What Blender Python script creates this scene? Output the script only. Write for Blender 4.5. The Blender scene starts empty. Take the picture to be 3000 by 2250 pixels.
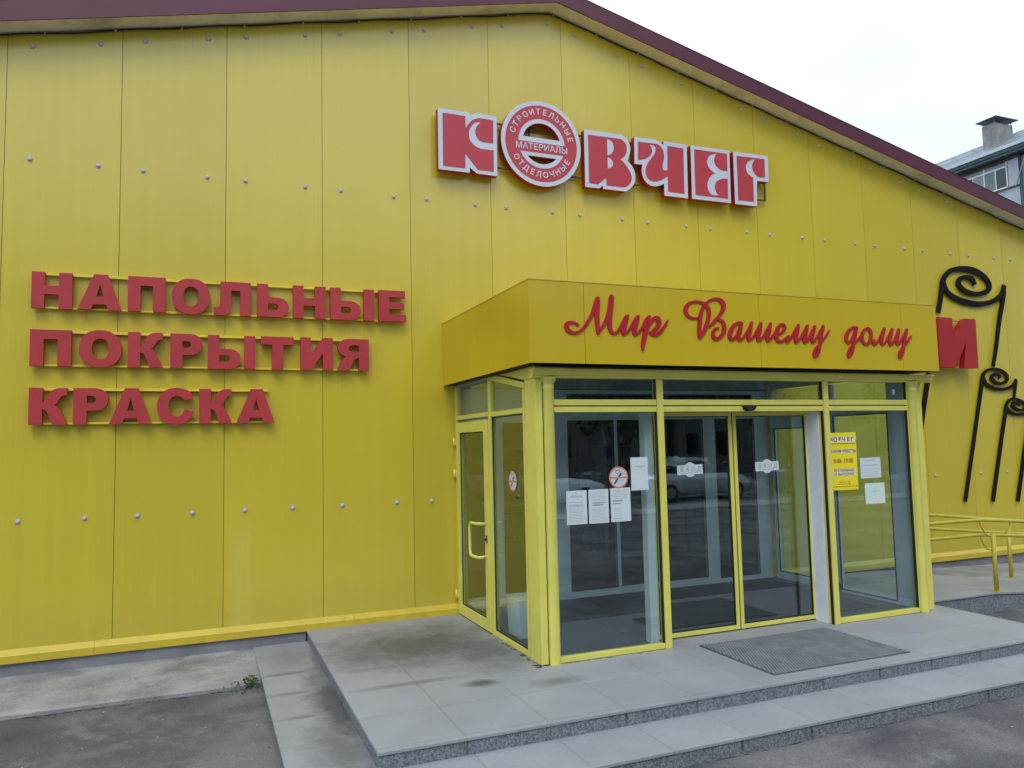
import bpy, math, random
from mathutils import Matrix, Vector
from mathutils.geometry import tessellate_polygon
random.seed(7)
R=math.radians
C=bpy.context.scene.collection
scene=bpy.context.scene

# ------------------------------------------------------------ camera
cd=bpy.data.cameras.new('camera'); cam=bpy.data.objects.new('camera',cd); C.objects.link(cam)
cd.sensor_width=36.0; cd.lens=26.825; cd.clip_end=2000; cd.clip_start=0.05
rot=Matrix(((0.9268993,-0.0087364,-0.3752083),(-0.3746489,-0.0808514,-0.9236348),(-0.0222669,0.9966879,-0.0782142)))
cam.matrix_world=Matrix.Translation((2.3392,-8.4404,1.8982))@rot.to_4x4()
scene.camera=cam
scene.cycles.transparent_max_bounces=40; scene.cycles.max_bounces=10; scene.cycles.diffuse_bounces=5

# ------------------------------------------------------------ world: pale overcast sky over a Nishita sky
SUN_EL,SUN_AZ=52,200
w=bpy.data.worlds.new('World'); scene.world=w; w.use_nodes=True
nt=w.node_tree; N=nt.nodes; L=nt.links; N.clear()
out=N.new('ShaderNodeOutputWorld'); bg=N.new('ShaderNodeBackground'); bg.inputs[1].default_value=0.11
sky=N.new('ShaderNodeTexSky'); sky.sky_type='NISHITA'; sky.sun_disc=False
sky.sun_elevation=R(SUN_EL); sky.sun_rotation=R(SUN_AZ); sky.dust_density=2.0
tc=N.new('ShaderNodeTexCoord'); mp=N.new('ShaderNodeMapping'); mp.inputs['Scale'].default_value=(1,1,2.2)
nz=N.new('ShaderNodeTexNoise'); nz.inputs['Scale'].default_value=2.6; nz.inputs['Detail'].default_value=5; nz.inputs['Roughness'].default_value=.55
rp=N.new('ShaderNodeMapRange'); rp.inputs[1].default_value=.3; rp.inputs[2].default_value=.62; rp.inputs[3].default_value=.70; rp.inputs[4].default_value=1.0
mx=N.new('ShaderNodeMix'); mx.data_type='RGBA'; mx.inputs[7].default_value=(10.2,12.0,13.8,1)
L.new(tc.outputs['Generated'],mp.inputs[0]); L.new(mp.outputs[0],nz.inputs[0]); L.new(nz.outputs[0],rp.inputs[0])
L.new(rp.outputs[0],mx.inputs[0]); L.new(sky.outputs[0],mx.inputs[6]); L.new(mx.outputs[2],bg.inputs[0]); L.new(bg.outputs[0],out.inputs[0])
# ------------------------------------------------------------ sun (veiled)
sd=bpy.data.lights.new('sun','SUN'); sd.energy=0.95; sd.angle=R(25); sd.color=(1,.96,.9)
sun=bpy.data.objects.new('sun',sd); C.objects.link(sun)
d=Vector((math.sin(R(SUN_AZ))*math.cos(R(SUN_EL)),math.cos(R(SUN_AZ))*math.cos(R(SUN_EL)),math.sin(R(SUN_EL))))
sun.rotation_euler=d.to_track_quat('Z','Y').to_euler(); sun.location=(0,-30,40)
vs=scene.view_settings; vs.view_transform='Standard'; vs.look='None'; vs.exposure=0.12; vs.gamma=1; vs.use_curve_mapping=False

# ------------------------------------------------------------ materials
def srgb(r,g,b):
    f=lambda c:(c/255/12.92) if c/255<=.04045 else ((c/255+.055)/1.055)**2.4
    return (f(r),f(g),f(b),1)
def newmat(name):
    m=bpy.data.materials.new(name); m.use_nodes=True; n=m.node_tree.nodes; n.clear()
    o=n.new('ShaderNodeOutputMaterial'); p=n.new('ShaderNodeBsdfPrincipled'); m.node_tree.links.new(p.outputs[0],o.inputs[0])
    return m,n,m.node_tree.links,p,o
def mat(name,col,rough=.5,var=.06,vs_=3.0,bump=0.0,bs=60,metal=0,spec=.5,dirt=None,dscale=1.5,dlo=.5,dhi=.75,stretch=(1,1,1),col2=None,fine=0.0,fscale=150):
    """procedural paint/stone: base colour with soft noise variation, optional dirt patches and bump"""
    m,n,l,p,o=newmat(name)
    t=n.new('ShaderNodeTexCoord'); mp=n.new('ShaderNodeMapping'); mp.inputs['Scale'].default_value=stretch; l.new(t.outputs['Object'],mp.inputs[0])
    a=n.new('ShaderNodeTexNoise'); a.inputs['Scale'].default_value=vs_; a.inputs['Detail'].default_value=6; a.inputs['Roughness'].default_value=.6; l.new(mp.outputs[0],a.inputs[0])
    c1=[max(0,x*(1-var*2.2)) for x in col[:3]]+[1]; c2=[min(1,x*(1+var*2.2)) for x in (col2 or col)[:3]]+[1]
    r=n.new('ShaderNodeValToRGB'); r.color_ramp.elements[0].position=.3; r.color_ramp.elements[1].position=.7
    r.color_ramp.elements[0].color=c1; r.color_ramp.elements[1].color=c2; l.new(a.outputs[0],r.inputs[0]); cur=r.outputs[0]
    if dirt:
        b=n.new('ShaderNodeTexNoise'); b.inputs['Scale'].default_value=dscale; b.inputs['Detail'].default_value=7; b.inputs['Roughness'].default_value=.65; l.new(t.outputs['Object'],b.inputs[0])
        q=n.new('ShaderNodeMapRange'); q.inputs[1].default_value=dlo; q.inputs[2].default_value=dhi; q.inputs[4].default_value=.85; l.new(b.outputs[0],q.inputs[0])
        mx=n.new('ShaderNodeMix'); mx.data_type='RGBA'; mx.inputs[7].default_value=dirt; l.new(q.outputs[0],mx.inputs[0]); l.new(cur,mx.inputs[6]); cur=mx.outputs[2]
    if fine:
        f=n.new('ShaderNodeTexNoise'); f.inputs['Scale'].default_value=fscale; f.inputs['Detail'].default_value=2; l.new(t.outputs['Object'],f.inputs[0])
        q=n.new('ShaderNodeMapRange'); q.inputs[1].default_value=.3; q.inputs[2].default_value=.7; q.inputs[3].default_value=1-fine; q.inputs[4].default_value=1+fine; l.new(f.outputs[0],q.inputs[0])
        mx=n.new('ShaderNodeVectorMath'); mx.operation='SCALE'; l.new(cur,mx.inputs[0]); l.new(q.outputs[0],mx.inputs['Scale']); cur=mx.outputs[0]
    l.new(cur,p.inputs['Base Color'])
    p.inputs['Roughness'].default_value=rough; p.inputs['Metallic'].default_value=metal; p.inputs['Specular IOR Level'].default_value=spec
    if bump:
        b=n.new('ShaderNodeTexNoise'); b.inputs['Scale'].default_value=bs; b.inputs['Detail'].default_value=4; l.new(mp.outputs[0],b.inputs[0])
        k=n.new('ShaderNodeBump'); k.inputs['Strength'].default_value=bump; k.inputs['Distance'].default_value=.01; l.new(b.outputs[0],k.inputs['Height']); l.new(k.outputs[0],p.inputs['Normal'])
    return m
def glassmat(name,tint,ior=1.55,rough=0.0,wav=.0):
    m,n,l,p,o=newmat(name); n.remove(p)
    t=n.new('ShaderNodeBsdfTransparent'); t.inputs[0].default_value=tint
    g=n.new('ShaderNodeBsdfGlossy'); g.inputs['Roughness'].default_value=rough; g.inputs[0].default_value=(.92,.97,1,1)
    # Schlick reflectance from the facing angle: the same on both faces of the thin pane
    f=n.new('ShaderNodeLayerWeight'); f.inputs[0].default_value=.5; f0=((ior-1)/(ior+1))**2
    pw=mathn(n,l,'POWER',f.outputs['Facing'],5.0); fr=mathn(n,l,'MULTIPLY_ADD',pw,1-f0,f0)
    x=n.new('ShaderNodeMixShader'); l.new(fr,x.inputs[0]); l.new(t.outputs[0],x.inputs[1]); l.new(g.outputs[0],x.inputs[2]); l.new(x.outputs[0],o.inputs[0])
    if wav:
        tc=n.new('ShaderNodeTexCoord'); a=n.new('ShaderNodeTexNoise'); a.inputs['Scale'].default_value=1.3; a.inputs['Detail'].default_value=1; l.new(tc.outputs['Object'],a.inputs[0])
        k=n.new('ShaderNodeBump'); k.inputs['Strength'].default_value=wav; k.inputs['Distance'].default_value=.02; l.new(a.outputs[0],k.inputs['Height']); l.new(k.outputs[0],g.inputs['Normal'])
    return m
def mathn(n,l,op,a,b=None,c=None):
    q=n.new('ShaderNodeMath'); q.operation=op
    for i,v in enumerate((a,b,c)):
        if v is None: continue
        if isinstance(v,(int,float)): q.inputs[i].default_value=v
        else: l.new(v,q.inputs[i])
    return q.outputs[0]
def wallmat(name,col,seed=0.0):
    """yellow coated sandwich panel: fine ribs, per-panel tone, faint run-off streaks"""
    m,n,l,p,o=newmat(name)
    g=n.new('ShaderNodeNewGeometry'); s=n.new('ShaderNodeSeparateXYZ'); l.new(g.outputs['Position'],s.inputs[0])
    pid=mathn(n,l,'FLOOR',mathn(n,l,'SUBTRACT',s.outputs[0],.5459))
    wn=n.new('ShaderNodeTexWhiteNoise'); wn.noise_dimensions='1D'; l.new(pid,wn.inputs['W'])
    tone=mathn(n,l,'MULTIPLY_ADD',wn.outputs[0],.07,.965)
    a=n.new('ShaderNodeTexNoise'); a.inputs['Scale'].default_value=.8; a.inputs['Detail'].default_value=5; l.new(g.outputs['Position'],a.inputs[0])
    tone2=mathn(n,l,'MULTIPLY_ADD',a.outputs[0],.12,.94)
    st=n.new('ShaderNodeMapping'); st.inputs['Scale'].default_value=(14,14,.35); l.new(g.outputs['Position'],st.inputs[0])
    b=n.new('ShaderNodeTexNoise'); b.inputs['Scale'].default_value=1; b.inputs['Detail'].default_value=5; l.new(st.outputs[0],b.inputs[0])
    stk=mathn(n,l,'MULTIPLY_ADD',b.outputs[0],.10,.95)
    tt=mathn(n,l,'MULTIPLY',mathn(n,l,'MULTIPLY',tone,tone2),stk)
    v=n.new('ShaderNodeVectorMath'); v.operation='SCALE'; v.inputs[0].default_value=col[:3]; l.new(tt,v.inputs['Scale'])
    # a paler run-off band low on one panel and grime splashed up from the ground
    low=n.new('ShaderNodeMapRange'); low.inputs[1].default_value=.55; low.inputs[2].default_value=.1; l.new(s.outputs[2],low.inputs[0])
    nn=n.new('ShaderNodeTexNoise'); nn.inputs['Scale'].default_value=9; nn.inputs['Detail'].default_value=6; l.new(g.outputs['Position'],nn.inputs[0])
    lowf=mathn(n,l,'MULTIPLY',low.outputs[0],mathn(n,l,'MULTIPLY',nn.outputs[0],.35))
    mx=n.new('ShaderNodeMix'); mx.data_type='RGBA'; l.new(lowf,mx.inputs[0]); l.new(v.outputs[0],mx.inputs[6]); mx.inputs[7].default_value=(.33,.28,.10,1)
    bx=mathn(n,l,'SUBTRACT',s.outputs[0],2.72); bx=mathn(n,l,'ABSOLUTE',bx)
    band=n.new('ShaderNodeMapRange'); band.inputs[1].default_value=.13; band.inputs[2].default_value=.06; l.new(bx,band.inputs[0])
    bz=n.new('ShaderNodeMapRange'); bz.inputs[1].default_value=1.15; bz.inputs[2].default_value=.9; l.new(s.outputs[2],bz.inputs[0])
    bf=mathn(n,l,'MULTIPLY',mathn(n,l,'MULTIPLY',band.outputs[0],bz.outputs[0]),mathn(n,l,'MULTIPLY',b.outputs[0],.24))
    m2=n.new('ShaderNodeMix'); m2.data_type='RGBA'; l.new(bf,m2.inputs[0]); l.new(mx.outputs[2],m2.inputs[6]); m2.inputs[7].default_value=(.75,.66,.25,1)
    l.new(m2.outputs[2],p.inputs['Base Color'])
    p.inputs['Roughness'].default_value=.27; p.inputs['Specular IOR Level'].default_value=1.0
    # micro ribs + orange peel
    ri=mathn(n,l,'SINE',mathn(n,l,'MULTIPLY',s.outputs[0],6.2832*24))
    op=n.new('ShaderNodeTexNoise'); op.inputs['Scale'].default_value=2.2; l.new(g.outputs['Position'],op.inputs[0])
    h=mathn(n,l,'ADD',mathn(n,l,'MULTIPLY',ri,.05),mathn(n,l,'MULTIPLY',op.outputs[0],.9))
    k=n.new('ShaderNodeBump'); k.inputs['Strength'].default_value=.35; k.inputs['Distance'].default_value=.010; l.new(h,k.inputs['Height']); l.new(k.outputs[0],p.inputs['Normal'])
    return m
def pavemat(name,col,x0,y0,tw,th,stains=(),dirtcol=(.060,.066,.072,1),wet=.0,edge=None):
    """polished-grey granite slabs: joints in a grid, per slab tone, speckle, placed stains (x,y,rx,ry,strength)"""
    m,n,l,p,o=newmat(name)
    g=n.new('ShaderNodeNewGeometry'); s=n.new('ShaderNodeSeparateXYZ'); l.new(g.outputs['Position'],s.inputs[0]); P=g.outputs['Position']
    fx=mathn(n,l,'DIVIDE',mathn(n,l,'SUBTRACT',s.outputs[0],x0),tw); fy=mathn(n,l,'DIVIDE',mathn(n,l,'SUBTRACT',s.outputs[1],y0),th)
    cx=n.new('ShaderNodeCombineXYZ'); l.new(mathn(n,l,'FLOOR',fx),cx.inputs[0]); l.new(mathn(n,l,'FLOOR',fy),cx.inputs[1])
    wn=n.new('ShaderNodeTexWhiteNoise'); l.new(cx.outputs[0],wn.inputs[0])
    tone=mathn(n,l,'MULTIPLY_ADD',wn.outputs[0],.07,.965)
    def joint(f,wd,size):
        q=mathn(n,l,'PINGPONG',f,.5); return mathn(n,l,'LESS_THAN',q,wd/size)
    j=mathn(n,l,'MAXIMUM',joint(fx,.0028,tw),joint(fy,.0028,th))
    a=n.new('ShaderNodeTexNoise'); a.inputs['Scale'].default_value=1.6; a.inputs['Detail'].default_value=8; a.inputs['Roughness'].default_value=.65; l.new(P,a.inputs[0])
    sp=n.new('ShaderNodeTexNoise'); sp.inputs['Scale'].default_value=160; sp.inputs['Detail'].default_value=2; l.new(P,sp.inputs[0])
    t2=mathn(n,l,'MULTIPLY',mathn(n,l,'MULTIPLY_ADD',a.outputs[0],.5,.75),mathn(n,l,'MULTIPLY_ADD',sp.outputs[0],.5,.75))
    v=n.new('ShaderNodeVectorMath'); v.operation='SCALE'; v.inputs[0].default_value=col[:3]; l.new(mathn(n,l,'MULTIPLY',tone,t2),v.inputs['Scale']); cur=v.outputs[0]
    # placed stains, ragged by noise
    acc=None
    rn=n.new('ShaderNodeTexNoise'); rn.inputs['Scale'].default_value=3.2; rn.inputs['Detail'].default_value=12; rn.inputs['Roughness'].default_value=.78; l.new(P,rn.inputs[0])
    for (sx,sy,rx,ry,st) in stains:
        dx=mathn(n,l,'DIVIDE',mathn(n,l,'SUBTRACT',s.outputs[0],sx),rx); dy=mathn(n,l,'DIVIDE',mathn(n,l,'SUBTRACT',s.outputs[1],sy),ry)
        d=mathn(n,l,'SQRT',mathn(n,l,'ADD',mathn(n,l,'MULTIPLY',dx,dx),mathn(n,l,'MULTIPLY',dy,dy)))
        d=mathn(n,l,'ADD',d,mathn(n,l,'MULTIPLY_ADD',rn.outputs[0],-2.4,1.2))
        q=n.new('ShaderNodeMapRange'); q.inputs[1].default_value=1.15; q.inputs[2].default_value=.25; q.inputs[4].default_value=st; l.new(d,q.inputs[0])
        acc=q.outputs[0] if acc is None else mathn(n,l,'MAXIMUM',acc,q.outputs[0])
    gen=n.new('ShaderNodeMapRange'); gen.inputs[1].default_value=.58; gen.inputs[2].default_value=.8; gen.inputs[4].default_value=.35; l.new(rn.outputs[0],gen.inputs[0])
    acc=gen.outputs[0] if acc is None else mathn(n,l,'MAXIMUM',acc,gen.outputs[0])
    mx=n.new('ShaderNodeMix'); mx.data_type='RGBA'; l.new(acc,mx.inputs[0]); l.new(cur,mx.inputs[6]); mx.inputs[7].default_value=dirtcol
    m2=n.new('ShaderNodeMix'); m2.data_type='RGBA'; l.new(mathn(n,l,'MULTIPLY',j,.38),m2.inputs[0]); l.new(mx.outputs[2],m2.inputs[6]); m2.inputs[7].default_value=(.05,.05,.05,1)
    l.new(m2.outputs[2],p.inputs['Base Color']); p.inputs['Roughness'].default_value=.5
    rr=mathn(n,l,'MULTIPLY_ADD',a.outputs[0],.35,.36); l.new(rr,p.inputs['Roughness'])
    k=n.new('ShaderNodeBump'); k.inputs['Strength'].default_value=.25; k.inputs['Distance'].default_value=.004; l.new(mathn(n,l,'SUBTRACT',sp.outputs[0],mathn(n,l,'MULTIPLY',j,2.0)),k.inputs['Height']); l.new(k.outputs[0],p.inputs['Normal'])
    return m
def risermat(name,col,x0,tw,top,drop):
    """dark flamed granite riser with dark weep marks under some joints"""
    m,n,l,p,o=newmat(name)
    g=n.new('ShaderNodeNewGeometry'); s=n.new('ShaderNodeSeparateXYZ'); l.new(g.outputs['Position'],s.inputs[0]); P=g.outputs['Position']
    sp=n.new('ShaderNodeTexVoronoi'); sp.inputs['Scale'].default_value=95; l.new(P,sp.inputs[0])
    a=n.new('ShaderNodeTexNoise'); a.inputs['Scale'].default_value=6; a.inputs['Detail'].default_value=6; l.new(P,a.inputs[0])
    bw=n.new('ShaderNodeSeparateColor'); l.new(sp.outputs['Color'],bw.inputs[0])
    t=mathn(n,l,'MULTIPLY',mathn(n,l,'MULTIPLY_ADD',bw.outputs[0],.9,.55),mathn(n,l,'MULTIPLY_ADD',a.outputs[0],.7,.65))
    v=n.new('ShaderNodeVectorMath'); v.operation='SCALE'; v.inputs[0].default_value=col[:3]; l.new(t,v.inputs['Scale'])
    ax=mathn(n,l,'ADD',s.outputs[0],mathn(n,l,'MULTIPLY_ADD',a.outputs[0],.05,-.025))
    fx=mathn(n,l,'DIVIDE',mathn(n,l,'SUBTRACT',ax,x0),tw); q=mathn(n,l,'MULTIPLY',mathn(n,l,'PINGPONG',fx,.5),tw)
    wn=n.new('ShaderNodeTexWhiteNoise'); wn.noise_dimensions='1D'; l.new(mathn(n,l,'ROUND',fx),wn.inputs['W'])
    wd=mathn(n,l,'MULTIPLY_ADD',wn.outputs[0],.011,.002)
    hit=mathn(n,l,'LESS_THAN',q,wd)
    zz=n.new('ShaderNodeMapRange'); zz.inputs[1].default_value=top-drop; zz.inputs[2].default_value=top-drop*.3; l.new(mathn(n,l,'ADD',s.outputs[2],mathn(n,l,'MULTIPLY',wn.outputs[0],.05)),zz.inputs[0])
    f=mathn(n,l,'MULTIPLY',mathn(n,l,'MULTIPLY',hit,zz.outputs[0]),.65)
    mx=n.new('ShaderNodeMix'); mx.data_type='RGBA'; l.new(f,mx.inputs[0]); l.new(v.outputs[0],mx.inputs[6]); mx.inputs[7].default_value=(.03,.03,.03,1)
    l.new(mx.outputs[2],p.inputs['Base Color']); p.inputs['Roughness'].default_value=.6
    k=n.new('ShaderNodeBump'); k.inputs['Strength'].default_value=.4; k.inputs['Distance'].default_value=.003; l.new(sp.outputs['Distance'],k.inputs['Height']); l.new(k.outputs[0],p.inputs['Normal'])
    return m
def asphaltmat():
    m,n,l,p,o=newmat('asphalt')
    g=n.new('ShaderNodeNewGeometry'); P=g.outputs['Position']
    a=n.new('ShaderNodeTexNoise'); a.inputs['Scale'].default_value=.9; a.inputs['Detail'].default_value=9; a.inputs['Roughness'].default_value=.62; a.inputs['Distortion'].default_value=.3; l.new(P,a.inputs[0])
    r=n.new('ShaderNodeValToRGB'); e=r.color_ramp.elements; e[0].position=.36; e[0].color=(.048,.048,.052,1); e[1].position=.6; e[1].color=(.135,.130,.128,1)
    x=e.new(.5); x.color=(.085,.083,.085,1); l.new(a.outputs[0],r.inputs[0])
    b=n.new('ShaderNodeTexNoise'); b.inputs['Scale'].default_value=3.1; b.inputs['Detail'].default_value=7; b.inputs['Roughness'].default_value=.6; l.new(P,b.inputs[0])
    q=n.new('ShaderNodeMapRange'); q.inputs[1].default_value=.56; q.inputs[2].default_value=.70; q.inputs[4].default_value=.45; l.new(b.outputs[0],q.inputs[0])
    mx=n.new('ShaderNodeMix'); mx.data_type='RGBA'; l.new(q.outputs[0],mx.inputs[0]); l.new(r.outputs[0],mx.inputs[6]); mx.inputs[7].default_value=(.22,.215,.205,1)
    sp=n.new('ShaderNodeTexNoise'); sp.inputs['Scale'].default_value=110; sp.inputs['Detail'].default_value=3; l.new(P,sp.inputs[0])
    f=mathn(n,l,'MULTIPLY_ADD',sp.outputs[0],1.7,.34)
    v=n.new('ShaderNodeVectorMath'); v.operation='SCALE'; l.new(mx.outputs[2],v.inputs[0]); l.new(f,v.inputs['Scale'])
    vo=n.new('ShaderNodeTexVoronoi'); vo.inputs['Scale'].default_value=11; l.new(P,vo.inputs[0])
    chip=mathn(n,l,'LESS_THAN',vo.outputs['Distance'],.045)
    m2=n.new('ShaderNodeMix'); m2.data_type='RGBA'; l.new(mathn(n,l,'MULTIPLY',chip,.5),m2.inputs[0]); l.new(v.outputs[0],m2.inputs[6]); m2.inputs[7].default_value=(.35,.34,.32,1)
    l.new(m2.outputs[2],p.inputs['Base Color']); p.inputs['Roughness'].default_value=.8
    k=n.new('ShaderNodeBump'); k.inputs['Strength'].default_value=.6; k.inputs['Distance'].default_value=.01; l.new(sp.outputs[0],k.inputs['Height']); l.new(k.outputs[0],p.inputs['Normal'])
    return m

YEL=(.59,.462,.028,1)
M={}
M['wall']=wallmat('yellow_wall_panel',YEL)
M['canopy']=wallmat('yellow_canopy_panel',(.59,.418,.008,1))
M['gap']=mat('painted_shadow_gap',(.02,.018,.01,1),.9)
M['seam']=mat('seam_tape',(.27,.205,.02,1),.8)
M['trim']=mat('yellow_trim',(.58,.43,.035,1),.42,.05,4,dirt=(.30,.24,.08,1),dscale=5,dlo=.6,dhi=.85)
M['frame']=mat('pale_yellow_frame',(.70,.64,.13,1),.35,.03,3,dirt=(.46,.38,.10,1),dscale=4,dlo=.62,dhi=.9)
M['rail_y']=mat('yellow_rail_paint',(.50,.42,.035,1),.4,.05,6,bump=.1,bs=40)
M['railsign']=mat('bright_yellow_rail',(.78,.62,.05,1),.4,.05,6)
M['rubber']=mat('black_gasket',(.012,.012,.012,1),.6)
M['burg']=mat('burgundy_metal',(.095,.010,.030,1),.38,.06,2)
M['soffit']=mat('beige_soffit',(.80,.74,.62,1),.6,.07,2.5,dirt=(.22,.20,.12,1),dscale=2.2,dlo=.55,dhi=.8)
M['bolt']=mat('grey_bolt_cap',(.46,.43,.47,1),.45,.10,20)
M['cable']=mat('black_cable',(.015,.013,.015,1),.5)
M['red']=mat('red_letter_foam',(.43,.030,.034,1),.55,.05,3,bump=.15,bs=90)
M['redside']=mat('red_letter_side',(.38,.007,.010,1),.45,.05,3)
M['redface']=mat('red_sign_film',(.47,.040,.060,1),.38,.03,2)
M['redscript']=mat('red_script',(.42,.010,.016,1),.4,.04,3)
M['white']=mat('white_film',(.56,.60,.69,1),.35,.02,3)
M['brown']=mat('brown_steel',(.14,.075,.05,1),.6,.12,20)
M['black']=mat('black_steel',(.009,.007,.007,1),.75,.2,10,spec=.15)
M['paper']=mat('white_paper',(.60,.66,.68,1),.8,.02,8)
M['ink']=mat('grey_ink',(.30,.33,.36,1),.8)
M['inkdark']=mat('dark_ink',(.05,.06,.08,1),.7)
M['green_paper']=mat('greenish_paper',(.62,.74,.68,1),.8,.02,8)
M['orange']=mat('orange_film',(.70,.20,.085,1),.5)
M['poster']=mat('yellow_poster',(.85,.72,.02,1),.4,.02,3)
M['posterwhite']=mat('poster_white',(.80,.76,.62,1),.45)
M['posterred']=mat('poster_red',(.42,.05,.03,1),.45)
M['maroon']=mat('poster_maroon',(.16,.03,.10,1),.45)
M['innerframe']=mat('white_inner_frame',(.66,.70,.74,1),.45,.03,3)
M['board']=mat('white_jamb_board',(.72,.73,.78,1),.5,.04,4,dirt=(.40,.40,.42,1),dscale=5,dlo=.62,dhi=.85)
M['innerceil']=mat('inner_ceiling',(.30,.32,.33,1),.8)
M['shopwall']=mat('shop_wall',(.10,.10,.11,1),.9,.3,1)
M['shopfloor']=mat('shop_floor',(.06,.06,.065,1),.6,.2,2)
M['carpet']=mat('dark_entrance_carpet',(.020,.022,.028,1),.95,.15,4,bump=.5,bs=300,fine=.3)
M['vfloor']=mat('dark_floor_covering',(.038,.043,.050,1),.55,.12,3)
M['glass']=glassmat('clear_glass',(.90,.965,.965,1),1.95,0,.05)
M['darkglass']=glassmat('inner_glass',(.60,.68,.72,1),1.5)
M['steel']=mat('worn_steel',(.35,.35,.34,1),.35,.1,20,metal=.8)
M['rubbermat']=mat('grey_rubber_mat',(.085,.088,.095,1),.6,.12,5)
M['stud']=mat('worn_rubber_stud',(.17,.175,.185,1),.5,.12,5)
M['bag']=mat('white_plastic_bin',(.60,.66,.70,1),.5,.04,4)
M['asphalt']=asphaltmat()
M['concrete']=mat('rough_concrete',(.28,.275,.27,1),.85,.14,2.2,bump=.6,bs=35,dirt=(.10,.105,.10,1),dscale=1.3,dlo=.52,dhi=.72,fine=.12,fscale=60)
M['plinth']=mat('plinth_concrete',(.20,.20,.22,1),.85,.12,2,bump=.4,bs=50,fine=.12,fscale=120)
M['landing']=pavemat('granite_landing',(.295,.300,.318,1),3.95,-3.5,.6,.5875,stains=[(4.25,-1.15,.95,.85,.82),(4.75,-1.6,.5,.8,.66),(3.75,-1.3,.4,.5,.6),(4.6,-.6,.4,.4,.5),(3.75,-1.75,.35,.10,.4),(4.42,-2.52,.15,.10,.85),(5.0,-2.75,.25,.12,.5),(4.7,-1.9,.5,.2,.42),(3.9,-2.28,.5,.06,.5)])
M['step']=pavemat('granite_step',(.30,.305,.322,1),4.0,-3.52,.6,.61,stains=[(3.32,-2.2,.20,1.5,.9),(3.22,-3.1,.25,.8,.65),(3.35,-1.0,.07,.8,.5),(3.15,-.6,.3,.5,.35),(3.1,-1.14,.3,.05,.6),(3.1,-1.74,.3,.05,.5),(3.1,-2.35,.3,.05,.5)])
M['riser']=risermat('granite_riser',(.17,.18,.205,1),3.95,.6,0.0,.09)
M['riserlow']=risermat('granite_riser_low',(.17,.18,.205,1),4.55,.6,-.115,.10)
M['ramp']=mat('ramp_concrete',(.29,.285,.285,1),.7,.07,2,bump=.2,bs=80,fine=.08)
M['foil']=mat('weed_leaf',(.05,.10,.025,1),.6,.2,30)
M['grit']=mat('pale_grit',(.30,.29,.27,1),.9,.3,6)
M['dirt']=mat('dark_soil',(.03,.028,.028,1),.95,.3,30)
M['leafdark']=mat('tree_leaves',(.045,.075,.025,1),.6,.25,2)
M['bark']=mat('tree_bark',(.09,.07,.05,1),.9,.2,12,bump=.6,bs=30)
M['carsilver']=mat('silver_car_paint',(.42,.45,.48,1),.25,.02,2,metal=.5)
M['carwhite']=mat('white_car_paint',(.70,.74,.76,1),.25,.02,2)
M['carblue']=mat('blue_car_paint',(.04,.07,.14,1),.25,.02,2,metal=.3)
M['tyre']=mat('tyre',(.02,.02,.02,1),.8)
M['carglass']=mat('car_glass',(.015,.02,.022,1),.08)
M['lamp']=mat('car_lamp',(.6,.6,.6,1),.15)
M['bpanel']=mat('grey_block_wall',(.36,.37,.39,1),.8,.06,1.0,dirt=(.22,.22,.22,1),dscale=.6)
M['streetwall']=mat('street_block_wall',(.15,.14,.13,1),.85,.12,.4)
M['siding']=mat('pale_siding',(.42,.47,.52,1),.5,.05,2)
M['metalroof']=mat('pale_metal_roof',(.20,.23,.26,1),.5,.10,1.2,spec=.4)
M['gutter']=mat('pale_gutter',(.50,.58,.62,1),.4,.06,3)
M['darkgreen']=mat('green_fascia',(.045,.085,.095,1),.5,.1,3)
M['brownwall']=mat('brown_brick',(.12,.085,.08,1),.85,.2,4)
M['chimney']=mat('chimney_plaster',(.26,.26,.25,1),.9,.12,2.5,bump=.4,bs=20,dirt=(.17,.17,.16,1),dscale=2)
M['cap']=mat('tin_cap',(.13,.17,.20,1),.5,.15,3,metal=.3)
M['wframe']=mat('white_window_frame',(.72,.76,.80,1),.4)
M['pane']=mat('dark_window_pane',(.03,.045,.05,1),.06,.2,1)
M['panegrey']=mat('grey_window_pane',(.20,.24,.26,1),.1,.1,2)
M['curtain']=mat('green_curtain',(.20,.25,.24,1),.9)

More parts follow.
